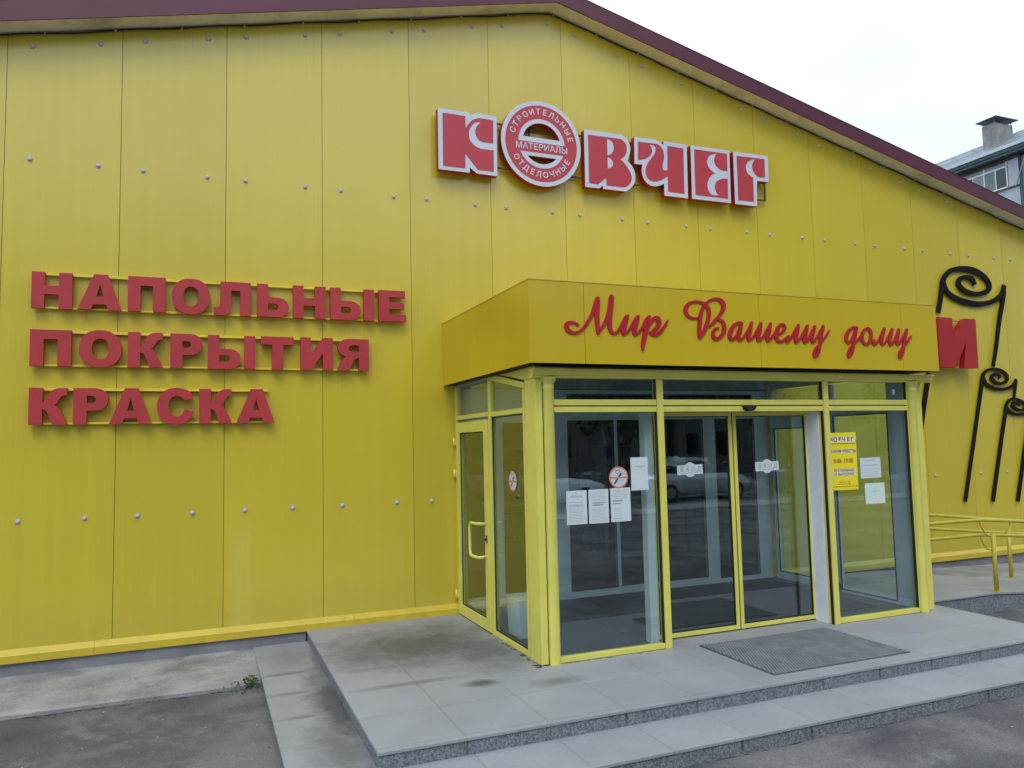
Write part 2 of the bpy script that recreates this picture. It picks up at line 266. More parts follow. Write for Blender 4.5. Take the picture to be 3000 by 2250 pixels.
# ------------------------------------------------------------ builders
def tag(o,label=None,cat=None,group=None,kind=None):
    if label: o['label']=label
    if cat: o['category']=cat
    if group: o['group']=group
    if kind: o['kind']=kind
    return o
def thing(name,loc,label,cat,group=None):
    o=bpy.data.objects.new(name,None); C.objects.link(o); o.location=loc; o.empty_display_size=.1
    return tag(o,label,cat,group)
def origin(o):
    v=Vector((0,0,0))
    while o is not None: v=v+o.location; o=o.parent
    return v
class MB:
    def __init__(s): s.v=[]; s.f=[]; s.m=[]; s.sm=[]
    def add(s,vs,fs,mi=0,smooth=False):
        b=len(s.v); s.v+= [tuple(x) for x in vs]; s.f+=[tuple(b+i for i in f) for f in fs]; s.m+=[mi]*len(fs); s.sm+=[smooth]*len(fs); return s
    def box(s,x0,x1,y0,y1,z0,z1,mi=0):
        return s.add([(x0,y0,z0),(x1,y0,z0),(x1,y1,z0),(x0,y1,z0),(x0,y0,z1),(x1,y0,z1),(x1,y1,z1),(x0,y1,z1)],
            [(0,3,2,1),(4,5,6,7),(0,1,5,4),(1,2,6,5),(2,3,7,6),(3,0,4,7)],mi)
    def prism(s,loops,y0,y1,mi=0,mi_side=None,axis='y'):
        """extrude an x-z outline with holes from y0 (front) to y1; axis 'x' puts the outline in y-z, 'z' in x-y"""
        mp={'y':lambda a,b,t:(a,t,b),'x':lambda a,b,t:(t,a,b),'z':lambda a,b,t:(a,b,t)}[axis]
        ms=mi if mi_side is None else mi_side
        flat=[p for lp in loops for p in lp]
        tri=tessellate_polygon([[Vector((p[0],p[1],0)) for p in lp] for lp in loops])
        n=len(flat)
        fr=[mp(p[0],p[1],y0) for p in flat]; bk=[mp(p[0],p[1],y1) for p in flat]
        f1=[];f2=[]
        for t in tri:
            a,b,c=[flat[i] for i in t]
            if abs((b[0]-a[0])*(c[1]-a[1])-(b[1]-a[1])*(c[0]-a[0]))<1e-10: continue
            f1.append(tuple(t)); f2.append(tuple(n+i for i in reversed(t)))
        s.add(fr+bk,f1+f2,mi)
        o=0; q=[]
        for lp in loops:
            k=len(lp)
            for i in range(k): q.append((o+i,o+(i+1)%k,n+o+(i+1)%k,n+o+i))
            o+=k
        return s.add(fr+bk,q,ms)
    def tube(s,pts,r,seg=10,mi=0,cap=True):
        P=[Vector(p) for p in pts]; rings=[]; n=len(P)
        rr=r if isinstance(r,(list,tuple)) else [r]*n
        up=Vector((0,0,1)); prev=None
        for i in range(n):
            t=(P[min(n-1,i+1)]-P[max(0,i-1)]).normalized()
            a=prev if prev is not None else (up if abs(t.z)<.9 else Vector((1,0,0)))
            u=(a-t*a.dot(t)).normalized(); vv=t.cross(u); prev=u
            rings.append([P[i]+(u*math.cos(2*math.pi*k/seg)+vv*math.sin(2*math.pi*k/seg))*rr[i] for k in range(seg)])
        vs=[v for rg in rings for v in rg]; fs=[]
        for i in range(n-1):
            for k in range(seg): fs.append((i*seg+k,i*seg+(k+1)%seg,(i+1)*seg+(k+1)%seg,(i+1)*seg+k))
        s.add(vs,fs,mi,True)
        if cap: s.add(vs,[tuple(range(seg))[::-1],tuple((n-1)*seg+k for k in range(seg))],mi)
        return s
    def build(s,name,mats,parent=None,loc=None,kind=None,bevel=0):
        me=bpy.data.meshes.new(name); O=Vector(loc) if loc is not None else (origin(parent) if parent else Vector((0,0,0)))
        me.from_pydata([tuple(Vector(v)-O) for v in s.v],[],s.f)
        if not isinstance(mats,(list,tuple)): mats=[mats]
        for m in mats: me.materials.append(m)
        for p,mi,sm in zip(me.polygons,s.m,s.sm): p.material_index=mi; p.use_smooth=sm
        import bmesh
        bm=bmesh.new(); bm.from_mesh(me); bmesh.ops.remove_doubles(bm,verts=bm.verts,dist=1e-5); bmesh.ops.recalc_face_normals(bm,faces=bm.faces); bm.to_mesh(me); bm.free()
        o=bpy.data.objects.new(name,me); C.objects.link(o)
        if parent: o.parent=parent
        else: o.location=O
        if kind: o['kind']=kind
        if bevel:
            b=o.modifiers.new('bevel','BEVEL'); b.width=bevel; b.segments=2; b.limit_method='ANGLE'; b.angle_limit=R(50)
        return o
def smooth_loop(pts):
    """(x,z,flag): flag 1 = curve point; Catmull-Rom through runs of curve points"""
    n=len(pts); out=[]
    for i in range(n):
        a,b=pts[i],pts[(i+1)%n]
        out.append((a[0],a[1]))
        if a[2] or b[2]:
            p0=pts[i-1] if a[2] else a; p3=pts[(i+2)%n] if b[2] else b
            for k in range(1,5):
                t=k/5; q=[]
                for c in (0,1):
                    q.append(.5*((2*a[c])+(-p0[c]+b[c])*t+(2*p0[c]-5*a[c]+4*b[c]-p3[c])*t*t+(-p0[c]+3*a[c]-3*b[c]+p3[c])*t**3))
                out.append(tuple(q))
    return out
def crom(pts,sub=5):
    n=len(pts); out=[]
    for i in range(n-1):
        p0=pts[max(0,i-1)];a=pts[i];b=pts[i+1];p3=pts[min(n-1,i+2)]
        for k in range(sub):
            t=k/sub
            out.append(tuple(.5*((2*a[c])+(-p0[c]+b[c])*t+(2*p0[c]-5*a[c]+4*b[c]-p3[c])*t*t+(-p0[c]+3*a[c]-3*b[c]+p3[c])*t**3) for c in range(len(a))))
    out.append(tuple(pts[-1])); return out
def ribbon(mb,pts,yf,yb,round_ends=True,mi=0,step=.00006):
    """brush stroke of varying width in the x-z plane, swept as a solid strip; the front creeps forward along the stroke so crossings never share a plane"""
    P=crom(pts); n=len(P); Ls=[];Rs=[]
    for i,(x,z,wd) in enumerate(P):
        a=P[max(0,i-1)];b=P[min(n-1,i+1)]; t=Vector((b[0]-a[0],b[1]-a[1]))
        if t.length<1e-9: t=Vector((1,0))
        t.normalize(); h=wd/2
        Ls.append((x-t.y*h,z+t.x*h)); Rs.append((x+t.y*h,z-t.x*h))
    vs=[];fs=[]
    for i in range(n):
        y=yf-step*i
        vs+=[(Ls[i][0],y,Ls[i][1]),(Rs[i][0],y,Rs[i][1]),(Ls[i][0],yb,Ls[i][1]),(Rs[i][0],yb,Rs[i][1])]
    for i in range(n-1):
        a=4*i;b=a+4
        fs+=[(a,a+1,b+1,b),(a,b,b+2,a+2),(a+1,a+3,b+3,b+1)]
    fs+=[(0,2,3,1),(4*n-4,4*n-3,4*n-1,4*n-2)]
    mb.add(vs,fs,mi)
    if round_ends:
        for idx in (0,n-1):
            x,z,wd=P[idx]; h=wd/2
            if h<.006: continue
            yy=yf-step*idx+(-.0004 if idx else .0004)
            mb.prism([[(x+h*math.cos(2*math.pi*k/14),z+h*math.sin(2*math.pi*k/14)) for k in range(14)]],yy,yb,mi)
def text_mesh(body,size,bold=0.0,align='CENTER',spacing=1.0,shear=0):
    cu=bpy.data.curves.new('txt','FONT'); cu.body=body; cu.size=size; cu.align_x=align; cu.align_y='CENTER'; cu.offset=bold*size; cu.space_character=spacing; cu.resolution_u=4; cu.shear=shear; cu.extrude=.0006
    ob=bpy.data.objects.new('txt',cu); C.objects.link(ob); bpy.context.view_layer.update()
    me=bpy.data.meshes.new_from_object(ob.evaluated_get(bpy.context.evaluated_depsgraph_get()))
    V=[tuple(v.co) for v in me.vertices]; F=[tuple(p.vertices) for p in me.polygons]
    bpy.data.objects.remove(ob); bpy.data.curves.remove(cu); bpy.data.meshes.remove(me)
    return V,F
def add_text(mb,body,x,y,z,size,bold=0.0,ang=0,mi=0,spacing=1.0,sx=1.0,axis='y',shear=0,align='CENTER',mirror=False):
    V,F=text_mesh(body,size,bold,align,spacing,shear); ca,sa=math.cos(ang),math.sin(ang); out=[]
    for a,b,c in V:
        a*=sx; p,q=a*ca-b*sa,a*sa+b*ca
        out.append((x+p,y-c,z+q) if axis=='y' else (x-c,y-p,z+q))
    mb.add(out,F,mi)
    return mb
def rect(x0,x1,z0,z1): return [(x0,z0),(x1,z0),(x1,z1),(x0,z1)]
def circ(cx,cz,r,n=48,a0=0,a1=2*math.pi): return [(cx+r*math.cos(a0+(a1-a0)*k/n),cz+r*math.sin(a0+(a1-a0)*k/n)) for k in range(n)]
LOGO={'К':([(4.849,5.826,0),(5.23,5.832,0),(5.246,5.79,0),(5.29,5.821,1),(5.343,5.834,1),(5.409,5.835,1),(5.585,5.824,0),(5.579,5.092,0),(5.32,5.096,0),(5.232,5.159,0),(5.23,5.094,0),(4.85,5.095,0)],[[(4.906,5.779,0),(5.185,5.777,0),(5.189,5.63,0),(5.231,5.695,1),(5.284,5.745,1),(5.355,5.774,1),(5.425,5.776,1),(5.539,5.774,0),(5.533,5.489,0),(5.428,5.488,1),(5.363,5.501,1),(5.324,5.542,1),(5.309,5.595,1),(5.322,5.661,1),(5.378,5.727,0),(5.319,5.72,1),(5.27,5.679,1),(5.237,5.619,1),(5.229,5.559,1),(5.24,5.493,1),(5.292,5.436,1),(5.374,5.404,1),(5.453,5.403,1),(5.537,5.402,0),(5.534,5.139,0),(5.334,5.14,0),(5.179,5.316,0),(5.176,5.14,0),(4.904,5.139,0)]],[]),'В':([(6.764,5.83,0),(7.27,5.837,1),(7.318,5.829,1),(7.375,5.796,1),(7.416,5.735,1),(7.429,5.655,1),(7.411,5.572,1),(7.381,5.502,0),(7.443,5.443,1),(7.482,5.374,1),(7.491,5.294,1),(7.471,5.211,1),(7.419,5.147,1),(7.343,5.091,0),(7.014,5.091,0),(7.008,5.134,0),(6.964,5.092,0),(6.759,5.09,0)],[[(6.818,5.771,0),(7.251,5.776,1),(7.3,5.771,1),(7.348,5.741,1),(7.374,5.685,1),(7.372,5.619,1),(7.341,5.556,1),(7.277,5.508,0),(7.337,5.46,1),(7.392,5.393,1),(7.43,5.324,1),(7.435,5.266,1),(7.409,5.205,1),(7.358,5.159,1),(7.292,5.142,1),(7.062,5.141,0),(7.061,5.239,0),(6.942,5.142,0),(6.814,5.143,0)]],[[(7.09,5.747,0),(7.144,5.729,1),(7.176,5.682,1),(7.175,5.608,1),(7.141,5.559,1),(7.088,5.533,0)],[(7.087,5.506,0),(7.131,5.493,1),(7.16,5.457,1),(7.158,5.413,1),(7.131,5.38,1),(7.086,5.363,0)]]),'Ч':([(7.496,5.833,0),(7.786,5.837,1),(7.837,5.835,1),(7.896,5.805,1),(7.946,5.78,0),(7.944,5.833,0),(8.306,5.832,0),(8.291,5.097,0),(7.925,5.099,0),(7.927,5.258,0),(7.845,5.221,1),(7.759,5.206,1),(7.676,5.23,1),(7.62,5.287,1),(7.592,5.38,1),(7.603,5.477,0),(7.486,5.474,0)],[[(7.55,5.778,0),(7.767,5.781,1),(7.835,5.781,1),(7.894,5.752,1),(7.932,5.697,1),(7.939,5.615,1),(7.92,5.538,1),(7.91,5.477,1),(7.921,5.442,1),(7.948,5.438,1),(7.985,5.448,0),(7.996,5.777,0),(8.246,5.775,0),(8.237,5.154,0),(7.983,5.155,0),(7.984,5.369,0),(7.917,5.32,1),(7.83,5.281,1),(7.754,5.268,1),(7.687,5.294,1),(7.65,5.349,1),(7.651,5.431,1),(7.688,5.51,1),(7.759,5.6,1),(7.805,5.666,1),(7.811,5.727,1),(7.783,5.757,1),(7.719,5.757,0),(7.752,5.719,1),(7.755,5.66,1),(7.722,5.611,1),(7.652,5.561,1),(7.54,5.53,0)]],[]),'Е':([(8.367,5.834,0),(9.001,5.841,0),(8.99,5.103,0),(8.357,5.101,0)],[[(8.42,5.787,0),(8.958,5.79,0),(8.951,5.545,0),(8.868,5.545,1),(8.793,5.575,1),(8.747,5.628,1),(8.737,5.685,1),(8.756,5.732,1),(8.788,5.767,0),(8.704,5.75,1),(8.648,5.706,1),(8.623,5.645,1),(8.635,5.582,1),(8.677,5.53,1),(8.747,5.491,0),(8.689,5.46,1),(8.64,5.404,1),(8.613,5.337,1),(8.613,5.273,1),(8.638,5.218,1),(8.69,5.186,1),(8.788,5.192,0),(8.749,5.236,1),(8.733,5.298,1),(8.748,5.358,1),(8.792,5.401,1),(8.862,5.428,1),(8.949,5.438,0),(8.942,5.158,0),(8.412,5.157,0)]],[]),'Г':([(9.063,5.839,0),(9.657,5.844,0),(9.651,5.469,0),(9.45,5.465,0),(9.428,5.101,0),(9.059,5.099,0)],[[(9.119,5.781,0),(9.598,5.794,0),(9.59,5.527,0),(9.477,5.524,1),(9.416,5.563,1),(9.379,5.625,1),(9.382,5.698,1),(9.426,5.771,0),(9.355,5.751,1),(9.289,5.7,1),(9.265,5.638,1),(9.281,5.574,1),(9.326,5.53,1),(9.385,5.508,0),(9.376,5.159,0),(9.111,5.157,0)]],[])}
SCRIPT={'Мир':[[(5.373,2.922,0.023),(5.344,2.936,0.025),(5.307,2.942,0.028),(5.271,2.93,0.037),(5.257,2.903,0.044),(5.272,2.872,0.041),(5.307,2.853,0.031),(5.341,2.851,0.027),(5.38,2.863,0.024),(5.424,2.897,0.028),(5.47,2.955,0.031),(5.511,3.02,0.034),(5.543,3.091,0.042),(5.565,3.147,0.046),(5.572,3.161,0.04)],[(5.572,3.164,0.039),(5.567,3.102,0.051),(5.562,3.028,0.047),(5.561,2.958,0.046),(5.564,2.899,0.04),(5.566,2.86,0.031),(5.565,2.845,0.014)],[(5.567,2.855,0.023),(5.594,2.89,0.026),(5.635,2.946,0.032),(5.668,3.012,0.035),(5.694,3.088,0.043),(5.708,3.159,0.05),(5.715,3.187,0.042)],[(5.715,3.187,0.042),(5.705,3.114,0.048),(5.692,3.033,0.048),(5.685,2.963,0.045),(5.685,2.909,0.042),(5.7,2.874,0.033),(5.727,2.859,0.026),(5.762,2.877,0.026),(5.797,2.918,0.032),(5.828,2.964,0.04),(5.855,3.005,0.042),(5.87,3.019,0.031)],[(5.87,3.019,0.033),(5.847,2.96,0.047),(5.828,2.904,0.045),(5.821,2.869,0.04),(5.829,2.854,0.025),(5.87,2.88,0.026),(5.912,2.932,0.03),(5.949,2.984,0.038),(5.979,3.018,0.035)],[(5.979,3.018,0.037),(5.96,2.964,0.045),(5.943,2.908,0.043),(5.937,2.873,0.042),(5.949,2.855,0.025),(5.991,2.885,0.026),(6.034,2.937,0.033),(6.071,2.994,0.041),(6.096,3.021,0.035)],[(6.096,3.021,0.037),(6.075,2.948,0.049),(6.052,2.877,0.049),(6.031,2.805,0.047),(6.019,2.749,0.036),(6.016,2.706,0.01)],[(6.08,2.923,0.028),(6.112,2.975,0.033),(6.155,3.012,0.038),(6.19,3.007,0.049),(6.199,2.974,0.048),(6.181,2.935,0.041),(6.141,2.897,0.039),(6.105,2.878,0.026)],[(6.102,2.881,0.022),(6.13,2.865,0.037),(6.172,2.864,0.035),(6.221,2.898,0.032),(6.265,2.951,0.028),(6.289,2.988,0.02),(6.298,3.006,0.005)]],'Вашему':[[(6.632,3.035,0.022),(6.566,3.031,0.025),(6.516,3.055,0.034),(6.495,3.103,0.045),(6.522,3.156,0.036),(6.594,3.188,0.024),(6.66,3.185,0.026),(6.717,3.166,0.036),(6.753,3.118,0.044),(6.75,3.054,0.043),(6.731,2.99,0.042),(6.697,2.919,0.04),(6.661,2.869,0.033),(6.64,2.837,0.009)],[(6.639,2.847,0.021),(6.637,2.882,0.042),(6.643,2.959,0.045),(6.657,3.043,0.043),(6.677,3.107,0.036),(6.704,3.154,0.029),(6.748,3.195,0.025),(6.809,3.223,0.025),(6.877,3.223,0.035),(6.922,3.186,0.052),(6.922,3.14,0.046),(6.891,3.089,0.035),(6.85,3.045,0.03),(6.797,2.993,0.028),(6.749,2.955,0.009)],[(6.816,3.028,0.018),(6.858,3.032,0.026),(6.908,3.008,0.038),(6.925,2.955,0.047),(6.902,2.891,0.04),(6.849,2.85,0.032),(6.806,2.849,0.037),(6.793,2.891,0.038),(6.819,2.936,0.026),(6.869,2.952,0.011)],[(7.128,3.002,0.029),(7.089,3.006,0.03),(7.035,2.974,0.038),(6.993,2.915,0.046),(6.986,2.865,0.043),(7.015,2.844,0.028),(7.055,2.875,0.028),(7.103,2.948,0.033),(7.128,3.002,0.034)],[(7.128,3.006,0.034),(7.106,2.926,0.043),(7.087,2.862,0.039),(7.105,2.839,0.025),(7.155,2.878,0.025),(7.207,2.944,0.029),(7.251,3.017,0.027)],[(7.251,3.017,0.028),(7.224,2.923,0.041),(7.201,2.865,0.038),(7.21,2.843,0.025),(7.27,2.882,0.025),(7.313,2.941,0.031),(7.36,3.011,0.032)],[(7.36,3.011,0.034),(7.339,2.927,0.042),(7.314,2.869,0.039),(7.325,2.844,0.025),(7.386,2.886,0.026),(7.43,2.945,0.032),(7.477,3.012,0.03)],[(7.477,3.012,0.032),(7.451,2.924,0.042),(7.425,2.872,0.039),(7.437,2.842,0.025),(7.489,2.882,0.026),(7.538,2.934,0.031),(7.562,2.964,0.032)],[(7.55,2.906,0.022),(7.61,2.93,0.03),(7.65,2.975,0.037),(7.643,3.006,0.031),(7.606,3.009,0.03),(7.562,2.964,0.043),(7.537,2.898,0.045),(7.553,2.856,0.039),(7.596,2.841,0.025),(7.653,2.872,0.025),(7.693,2.903,0.019)],[(7.693,2.901,0.024),(7.671,2.865,0.038),(7.674,2.84,0.028),(7.717,2.874,0.027),(7.773,2.943,0.034),(7.824,3.01,0.031)],[(7.824,3.01,0.033),(7.799,2.921,0.041),(7.777,2.869,0.039),(7.787,2.84,0.026),(7.844,2.886,0.027),(7.895,2.947,0.033),(7.937,3.009,0.032)],[(7.937,3.009,0.033),(7.909,2.917,0.041),(7.885,2.868,0.039),(7.897,2.841,0.025),(7.947,2.882,0.027),(7.989,2.943,0.032),(8.03,3.005,0.032)],[(8.03,3.005,0.034),(8.0,2.921,0.042),(7.987,2.872,0.04),(8.002,2.846,0.024),(8.053,2.892,0.028),(8.1,2.954,0.033),(8.144,3.01,0.032)],[(8.144,3.01,0.034),(8.112,2.924,0.04),(8.084,2.818,0.036),(8.058,2.743,0.041),(8.023,2.703,0.029),(8.005,2.719,0.034),(8.02,2.772,0.025),(8.081,2.826,0.024),(8.154,2.896,0.022),(8.201,2.95,0.019),(8.228,2.983,0.005)]],'дому':[[(8.591,3.014,0.028),(8.55,3.017,0.028),(8.489,2.983,0.038),(8.447,2.928,0.047),(8.441,2.883,0.047),(8.468,2.857,0.03),(8.504,2.876,0.031),(8.543,2.927,0.038),(8.574,2.982,0.042),(8.591,3.014,0.034)],[(8.587,3.013,0.035),(8.568,2.946,0.043),(8.545,2.873,0.04),(8.528,2.81,0.037),(8.503,2.747,0.038),(8.469,2.713,0.028),(8.453,2.724,0.035),(8.464,2.764,0.028),(8.493,2.809,0.023),(8.542,2.842,0.022),(8.599,2.888,0.023),(8.65,2.939,0.029)],[(8.745,3.014,0.028),(8.696,2.995,0.033),(8.659,2.94,0.043),(8.658,2.886,0.045),(8.696,2.848,0.029),(8.745,2.863,0.031),(8.776,2.916,0.044),(8.779,2.98,0.042),(8.745,3.014,0.035)],[(8.757,2.871,0.018),(8.794,2.876,0.018),(8.819,2.89,0.031),(8.813,2.859,0.042),(8.831,2.848,0.023),(8.866,2.874,0.024),(8.913,2.93,0.031),(8.971,3.014,0.034)],[(8.971,3.014,0.036),(8.944,2.944,0.045),(8.923,2.875,0.043),(8.936,2.848,0.023),(8.975,2.872,0.022),(9.026,2.933,0.028),(9.085,3.014,0.034)],[(9.085,3.014,0.036),(9.057,2.944,0.045),(9.039,2.874,0.043),(9.052,2.848,0.023),(9.092,2.876,0.025),(9.134,2.937,0.029),(9.181,3.015,0.035)],[(9.181,3.015,0.037),(9.156,2.938,0.046),(9.138,2.882,0.044),(9.155,2.857,0.023),(9.191,2.883,0.025),(9.237,2.94,0.031),(9.295,3.016,0.035)],[(9.295,3.016,0.037),(9.265,2.941,0.043),(9.242,2.862,0.038),(9.224,2.792,0.038),(9.187,2.725,0.032),(9.165,2.731,0.034),(9.176,2.777,0.029),(9.224,2.827,0.025),(9.292,2.886,0.023),(9.34,2.939,0.021),(9.365,2.959,0.005)]]}
SWIRL={'big':[[(12.949,3.79,0.105),(13.026,4.013,0.102),(13.074,4.211,0.102),(13.125,4.345,0.098),(13.285,4.474,0.084),(13.543,4.524,0.101),(13.823,4.509,0.119),(14.052,4.419,0.116),(14.155,4.29,0.113),(14.076,4.185,0.094),(13.856,4.131,0.087),(13.623,4.151,0.099),(13.48,4.226,0.111),(13.448,4.307,0.109),(13.529,4.379,0.071),(13.647,4.391,0.077),(13.762,4.368,0.101),(13.812,4.279,0.1)],[(13.106,4.311,0.092),(13.173,4.135,0.111),(13.358,4.038,0.107),(13.607,3.985,0.108),(13.888,3.97,0.101),(14.18,4.022,0.088),(14.384,4.117,0.094),(14.476,4.224,0.097),(14.508,4.314,0.102)],[(14.496,4.225,0.098),(14.459,4.087,0.097),(14.329,3.708,0.086),(14.212,3.284,0.076),(14.106,2.965,0.066)],[(12.664,2.844,0.099),(12.539,2.418,0.094),(12.413,1.967,0.089),(12.277,1.52,0.088),(12.101,0.947,0.087)]],'medium':[[(13.269,0.856,0.075),(13.675,2.207,0.078),(13.833,2.73,0.083),(13.862,2.829,0.066),(13.956,2.899,0.049),(14.102,2.926,0.05),(14.28,2.901,0.066),(14.399,2.833,0.079),(14.416,2.761,0.071),(14.345,2.71,0.056),(14.21,2.692,0.058),(14.098,2.729,0.068),(14.052,2.79,0.072),(14.1,2.837,0.049),(14.197,2.842,0.055),(14.248,2.781,0.06)],[(13.853,2.812,0.061),(13.922,2.681,0.074),(14.082,2.617,0.062),(14.272,2.598,0.057),(14.445,2.627,0.055),(14.561,2.679,0.057),(14.632,2.763,0.059)],[(14.629,2.738,0.058),(14.585,2.603,0.058),(14.546,2.469,0.048)]],'small':[[(13.883,0.826,0.083),(14.227,1.942,0.081),(14.326,2.236,0.081),(14.346,2.336,0.065),(14.423,2.419,0.05),(14.549,2.449,0.047),(14.669,2.422,0.054),(14.768,2.377,0.062),(14.812,2.327,0.065),(14.764,2.276,0.048),(14.651,2.262,0.049),(14.545,2.299,0.059),(14.494,2.349,0.064),(14.537,2.386,0.041),(14.615,2.377,0.047),(14.667,2.339,0.049)],[(14.352,2.319,0.055),(14.428,2.236,0.063),(14.57,2.194,0.052),(14.744,2.201,0.047),(14.899,2.25,0.048),(14.953,2.326,0.052)],[(14.95,2.301,0.05),(14.91,2.166,0.049),(14.871,2.049,0.044)]]}
# ============================================================ SETTING
def gh(x,y):  # ground height: a few cm higher beside the wall at the left
    fx=min(1,max(0,(4.5-x)/1.2)); fy=min(1,max(0,(y+4.6)/2.6))
    return -.232+.036*fx*fy
g=MB()
xs=[-400,-120,-40,-12]+[-8+.7*i for i in range(36)]+[20,40,120,400]; ys=[-400,-120,-50,-25]+[-14+.6*i for i in range(25)]+[6,20,60,140,400]
vv=[(x,y,gh(x,y) if (y<1 and abs(x)<20) else (-.232 if y<1.5 else -.4)) for y in ys for x in xs]; nx=len(xs)
g.add(vv,[(j*nx+i,j*nx+i+1,(j+1)*nx+i+1,(j+1)*nx+i) for j in range(len(ys)-1) for i in range(nx-1)])
g.build('ground',M['asphalt'],kind='structure')
# apron of rough concrete along the wall, left of the steps
a=MB(); n=28
prev=None; top=[];
for i in range(n+1):
    x=-9+i*(2.850+9)/n; jy=random.uniform(-.02,.02); jz=random.uniform(-.005,.005)
    top.append((x,jy,jz))
vs=[]
for x,jy,jz in top: e=.0; vs+=[(x,.02,-.128),(x-e*.25,-.6,-.139+jz),(x-e,-1.09+jy,-.152+jz),(x-e,-1.135+jy,-.166+jz),(x-e,-1.13+jy,-.30),(x,.02,-.30)]
a.add(vs,[(6*i+k,6*i+6+k,6*i+6+(k+1)%6,6*i+(k+1)%6) for i in range(n) for k in range(6)]+[(0,1,2,3,4,5),tuple(6*n+k for k in range(5,-1,-1))])
a.build('pavement_apron',M['concrete'],kind='structure')
# rough ground strip between ramp and wall, right side
a=MB(); pr=[(9.95,-.02),(10.4,-.03),(11.1,-.035),(12.2,-.09),(13.4,-.13),(15,-.19),(18,-.225)]; vs=[]
for x,z in pr: vs+=[(x,.02,z+.004),(x,-.35,z-.01),(x,-.9,z-.03)]
a.add(vs,[(3*i+k,3*i+3+k,3*i+4+k,3*i+1+k) for i in range(len(pr)-1) for k in range(2)])
a.build('pavement_strip',M['concrete'],kind='structure')

# ============================================================ STORE BUILDING
SX,SL,AX,AZ=.5459,.2363,6.3893,7.3734
gz=lambda x: AZ-SL*abs(x-AX)
XL,XR=SX-5,SX+17
st=thing('store_building',(AX,15,-.25),'long yellow panelled store with a low gable roof edged in burgundy','building')
wb=MB()
k=-5
while SX+k<XR-.01:
    a0,a1=SX+k+.0025,SX+k+1-.0025; cuts=sorted(set([a0,a1]+[c for c in (AX,5.08,9.58) if a0<c<a1]))
    for b0,b1 in zip(cuts,cuts[1:]):
        mid=(b0+b1)/2; z0=2.7 if 5.08<mid<9.58 else .03
        wb.prism([[(b0,z0),(b1,z0),(b1,gz(b1)-.004),(b0,gz(b0)-.004)]],0,.10)
    k+=1
wb.build('wall',M['wall'],st)
bk=MB()
bk.prism([[(XL,2.72),(XR,2.72),(XR,gz(XR)-.02),(AX,AZ-.02),(XL,gz(XL)-.02)]],.03,.2)
bk.prism([rect(XL,5.06,-.3,2.72)],.03,.2); bk.prism([rect(9.6,XR,-.3,2.72)],.03,.2)
bk.build('wall_core',M['seam'],st)
sw=MB(); sw.box(XL,XL+.2,.2,30,-.4,gz(XL)-.03); sw.box(XR-.2,XR,.2,30,-.4,gz(XR)-.03); sw.prism([[(XL,-.4),(XR,-.4),(XR,gz(XR)-.03),(AX,AZ-.03),(XL,gz(XL)-.03)]],29.8,30); sw.build('side_wall',M['wall'],st)
rf=MB()
for s in (-1,1):
    xe=XL-.3 if s<0 else XR+.3
    rf.add([(AX,-.235,AZ+.19),(xe,-.235,gz(xe)+.19),(xe,30.2,gz(xe)+.19),(AX,30.2,AZ+.19),(AX,-.235,AZ+.11),(xe,-.235,gz(xe)+.11),(xe,30.2,gz(xe)+.11),(AX,30.2,AZ+.11)],
       [(0,1,2,3),(4,7,6,5),(0,4,5,1),(1,5,6,2),(2,6,7,3),(0,3,7,4)])
rf.build('roof',M['burg'],st)
def slope(mb,y0,y1,d0,d1,x0,x1,mi=0):
    for a0,a1 in ((x0,AX),(AX,x1)):
        mb.add([(a0,y0,gz(a0)+d0),(a1,y0,gz(a1)+d0),(a1,y1,gz(a1)+d0),(a0,y1,gz(a0)+d0),(a0,y0,gz(a0)+d1),(a1,y0,gz(a1)+d1),(a1,y1,gz(a1)+d1),(a0,y1,gz(a0)+d1)],
          [(0,3,2,1),(4,5,6,7),(0,1,5,4),(1,2,6,5),(2,3,7,6),(3,0,4,7)],mi)
f=MB(); xe0,xe1=XL-.3,XR+.3
slope(f,-.252,-.237,.0,.205,xe0,xe1)
slope(f,-.258,-.253,-.004,.018,xe0,xe1); slope(f,-.256,-.02,.207,.215,xe0,xe1)
for x in [AX-2.0*i-1.1 for i in range(5)]+[AX+2.0*i+1.1 for i in range(5)]:
    f.add([(x-.004,-.254,gz(x)+.02),(x+.004,-.254,gz(x)+.02),(x+.004,-.254,gz(x)+.203),(x-.004,-.254,gz(x)+.203)],[(0,1,2,3)])
f.build('fascia',M['burg'],st)
s_=MB(); slope(s_,-.236,.02,.008,.022,xe0,xe1)
s_.build('soffit',M['soffit'],st)
# base flashing with lap joints, plinth
t=MB(); js=[XL,-2.1,1.40,3.87,5.045]; js2=[9.62,11.9,14.4,XR]
for J in (js,js2):
    t=MB()
    for q,(a0,a1) in enumerate(zip(J,J[1:])):
        o=.002*(q%2)
        t.prism([[(-.0,.109),(-.004-o,.109),(-.046-o,.066),(-.050-o,.060),(-.050-o,-.008),(-.046-o,-.013),(0,-.013)]],a0+.001,a1-.001,axis='x')
    t.build('base_trim',M['trim'],st)
t=MB(); t.box(XL,3.36,-.018,.03,-.40,.0); t.build('plinth',M['plinth'],st)
t=MB(); t.box(9.96,XR,-.012,.03,-.40,-.012); t.build('plinth',M['plinth'],st)
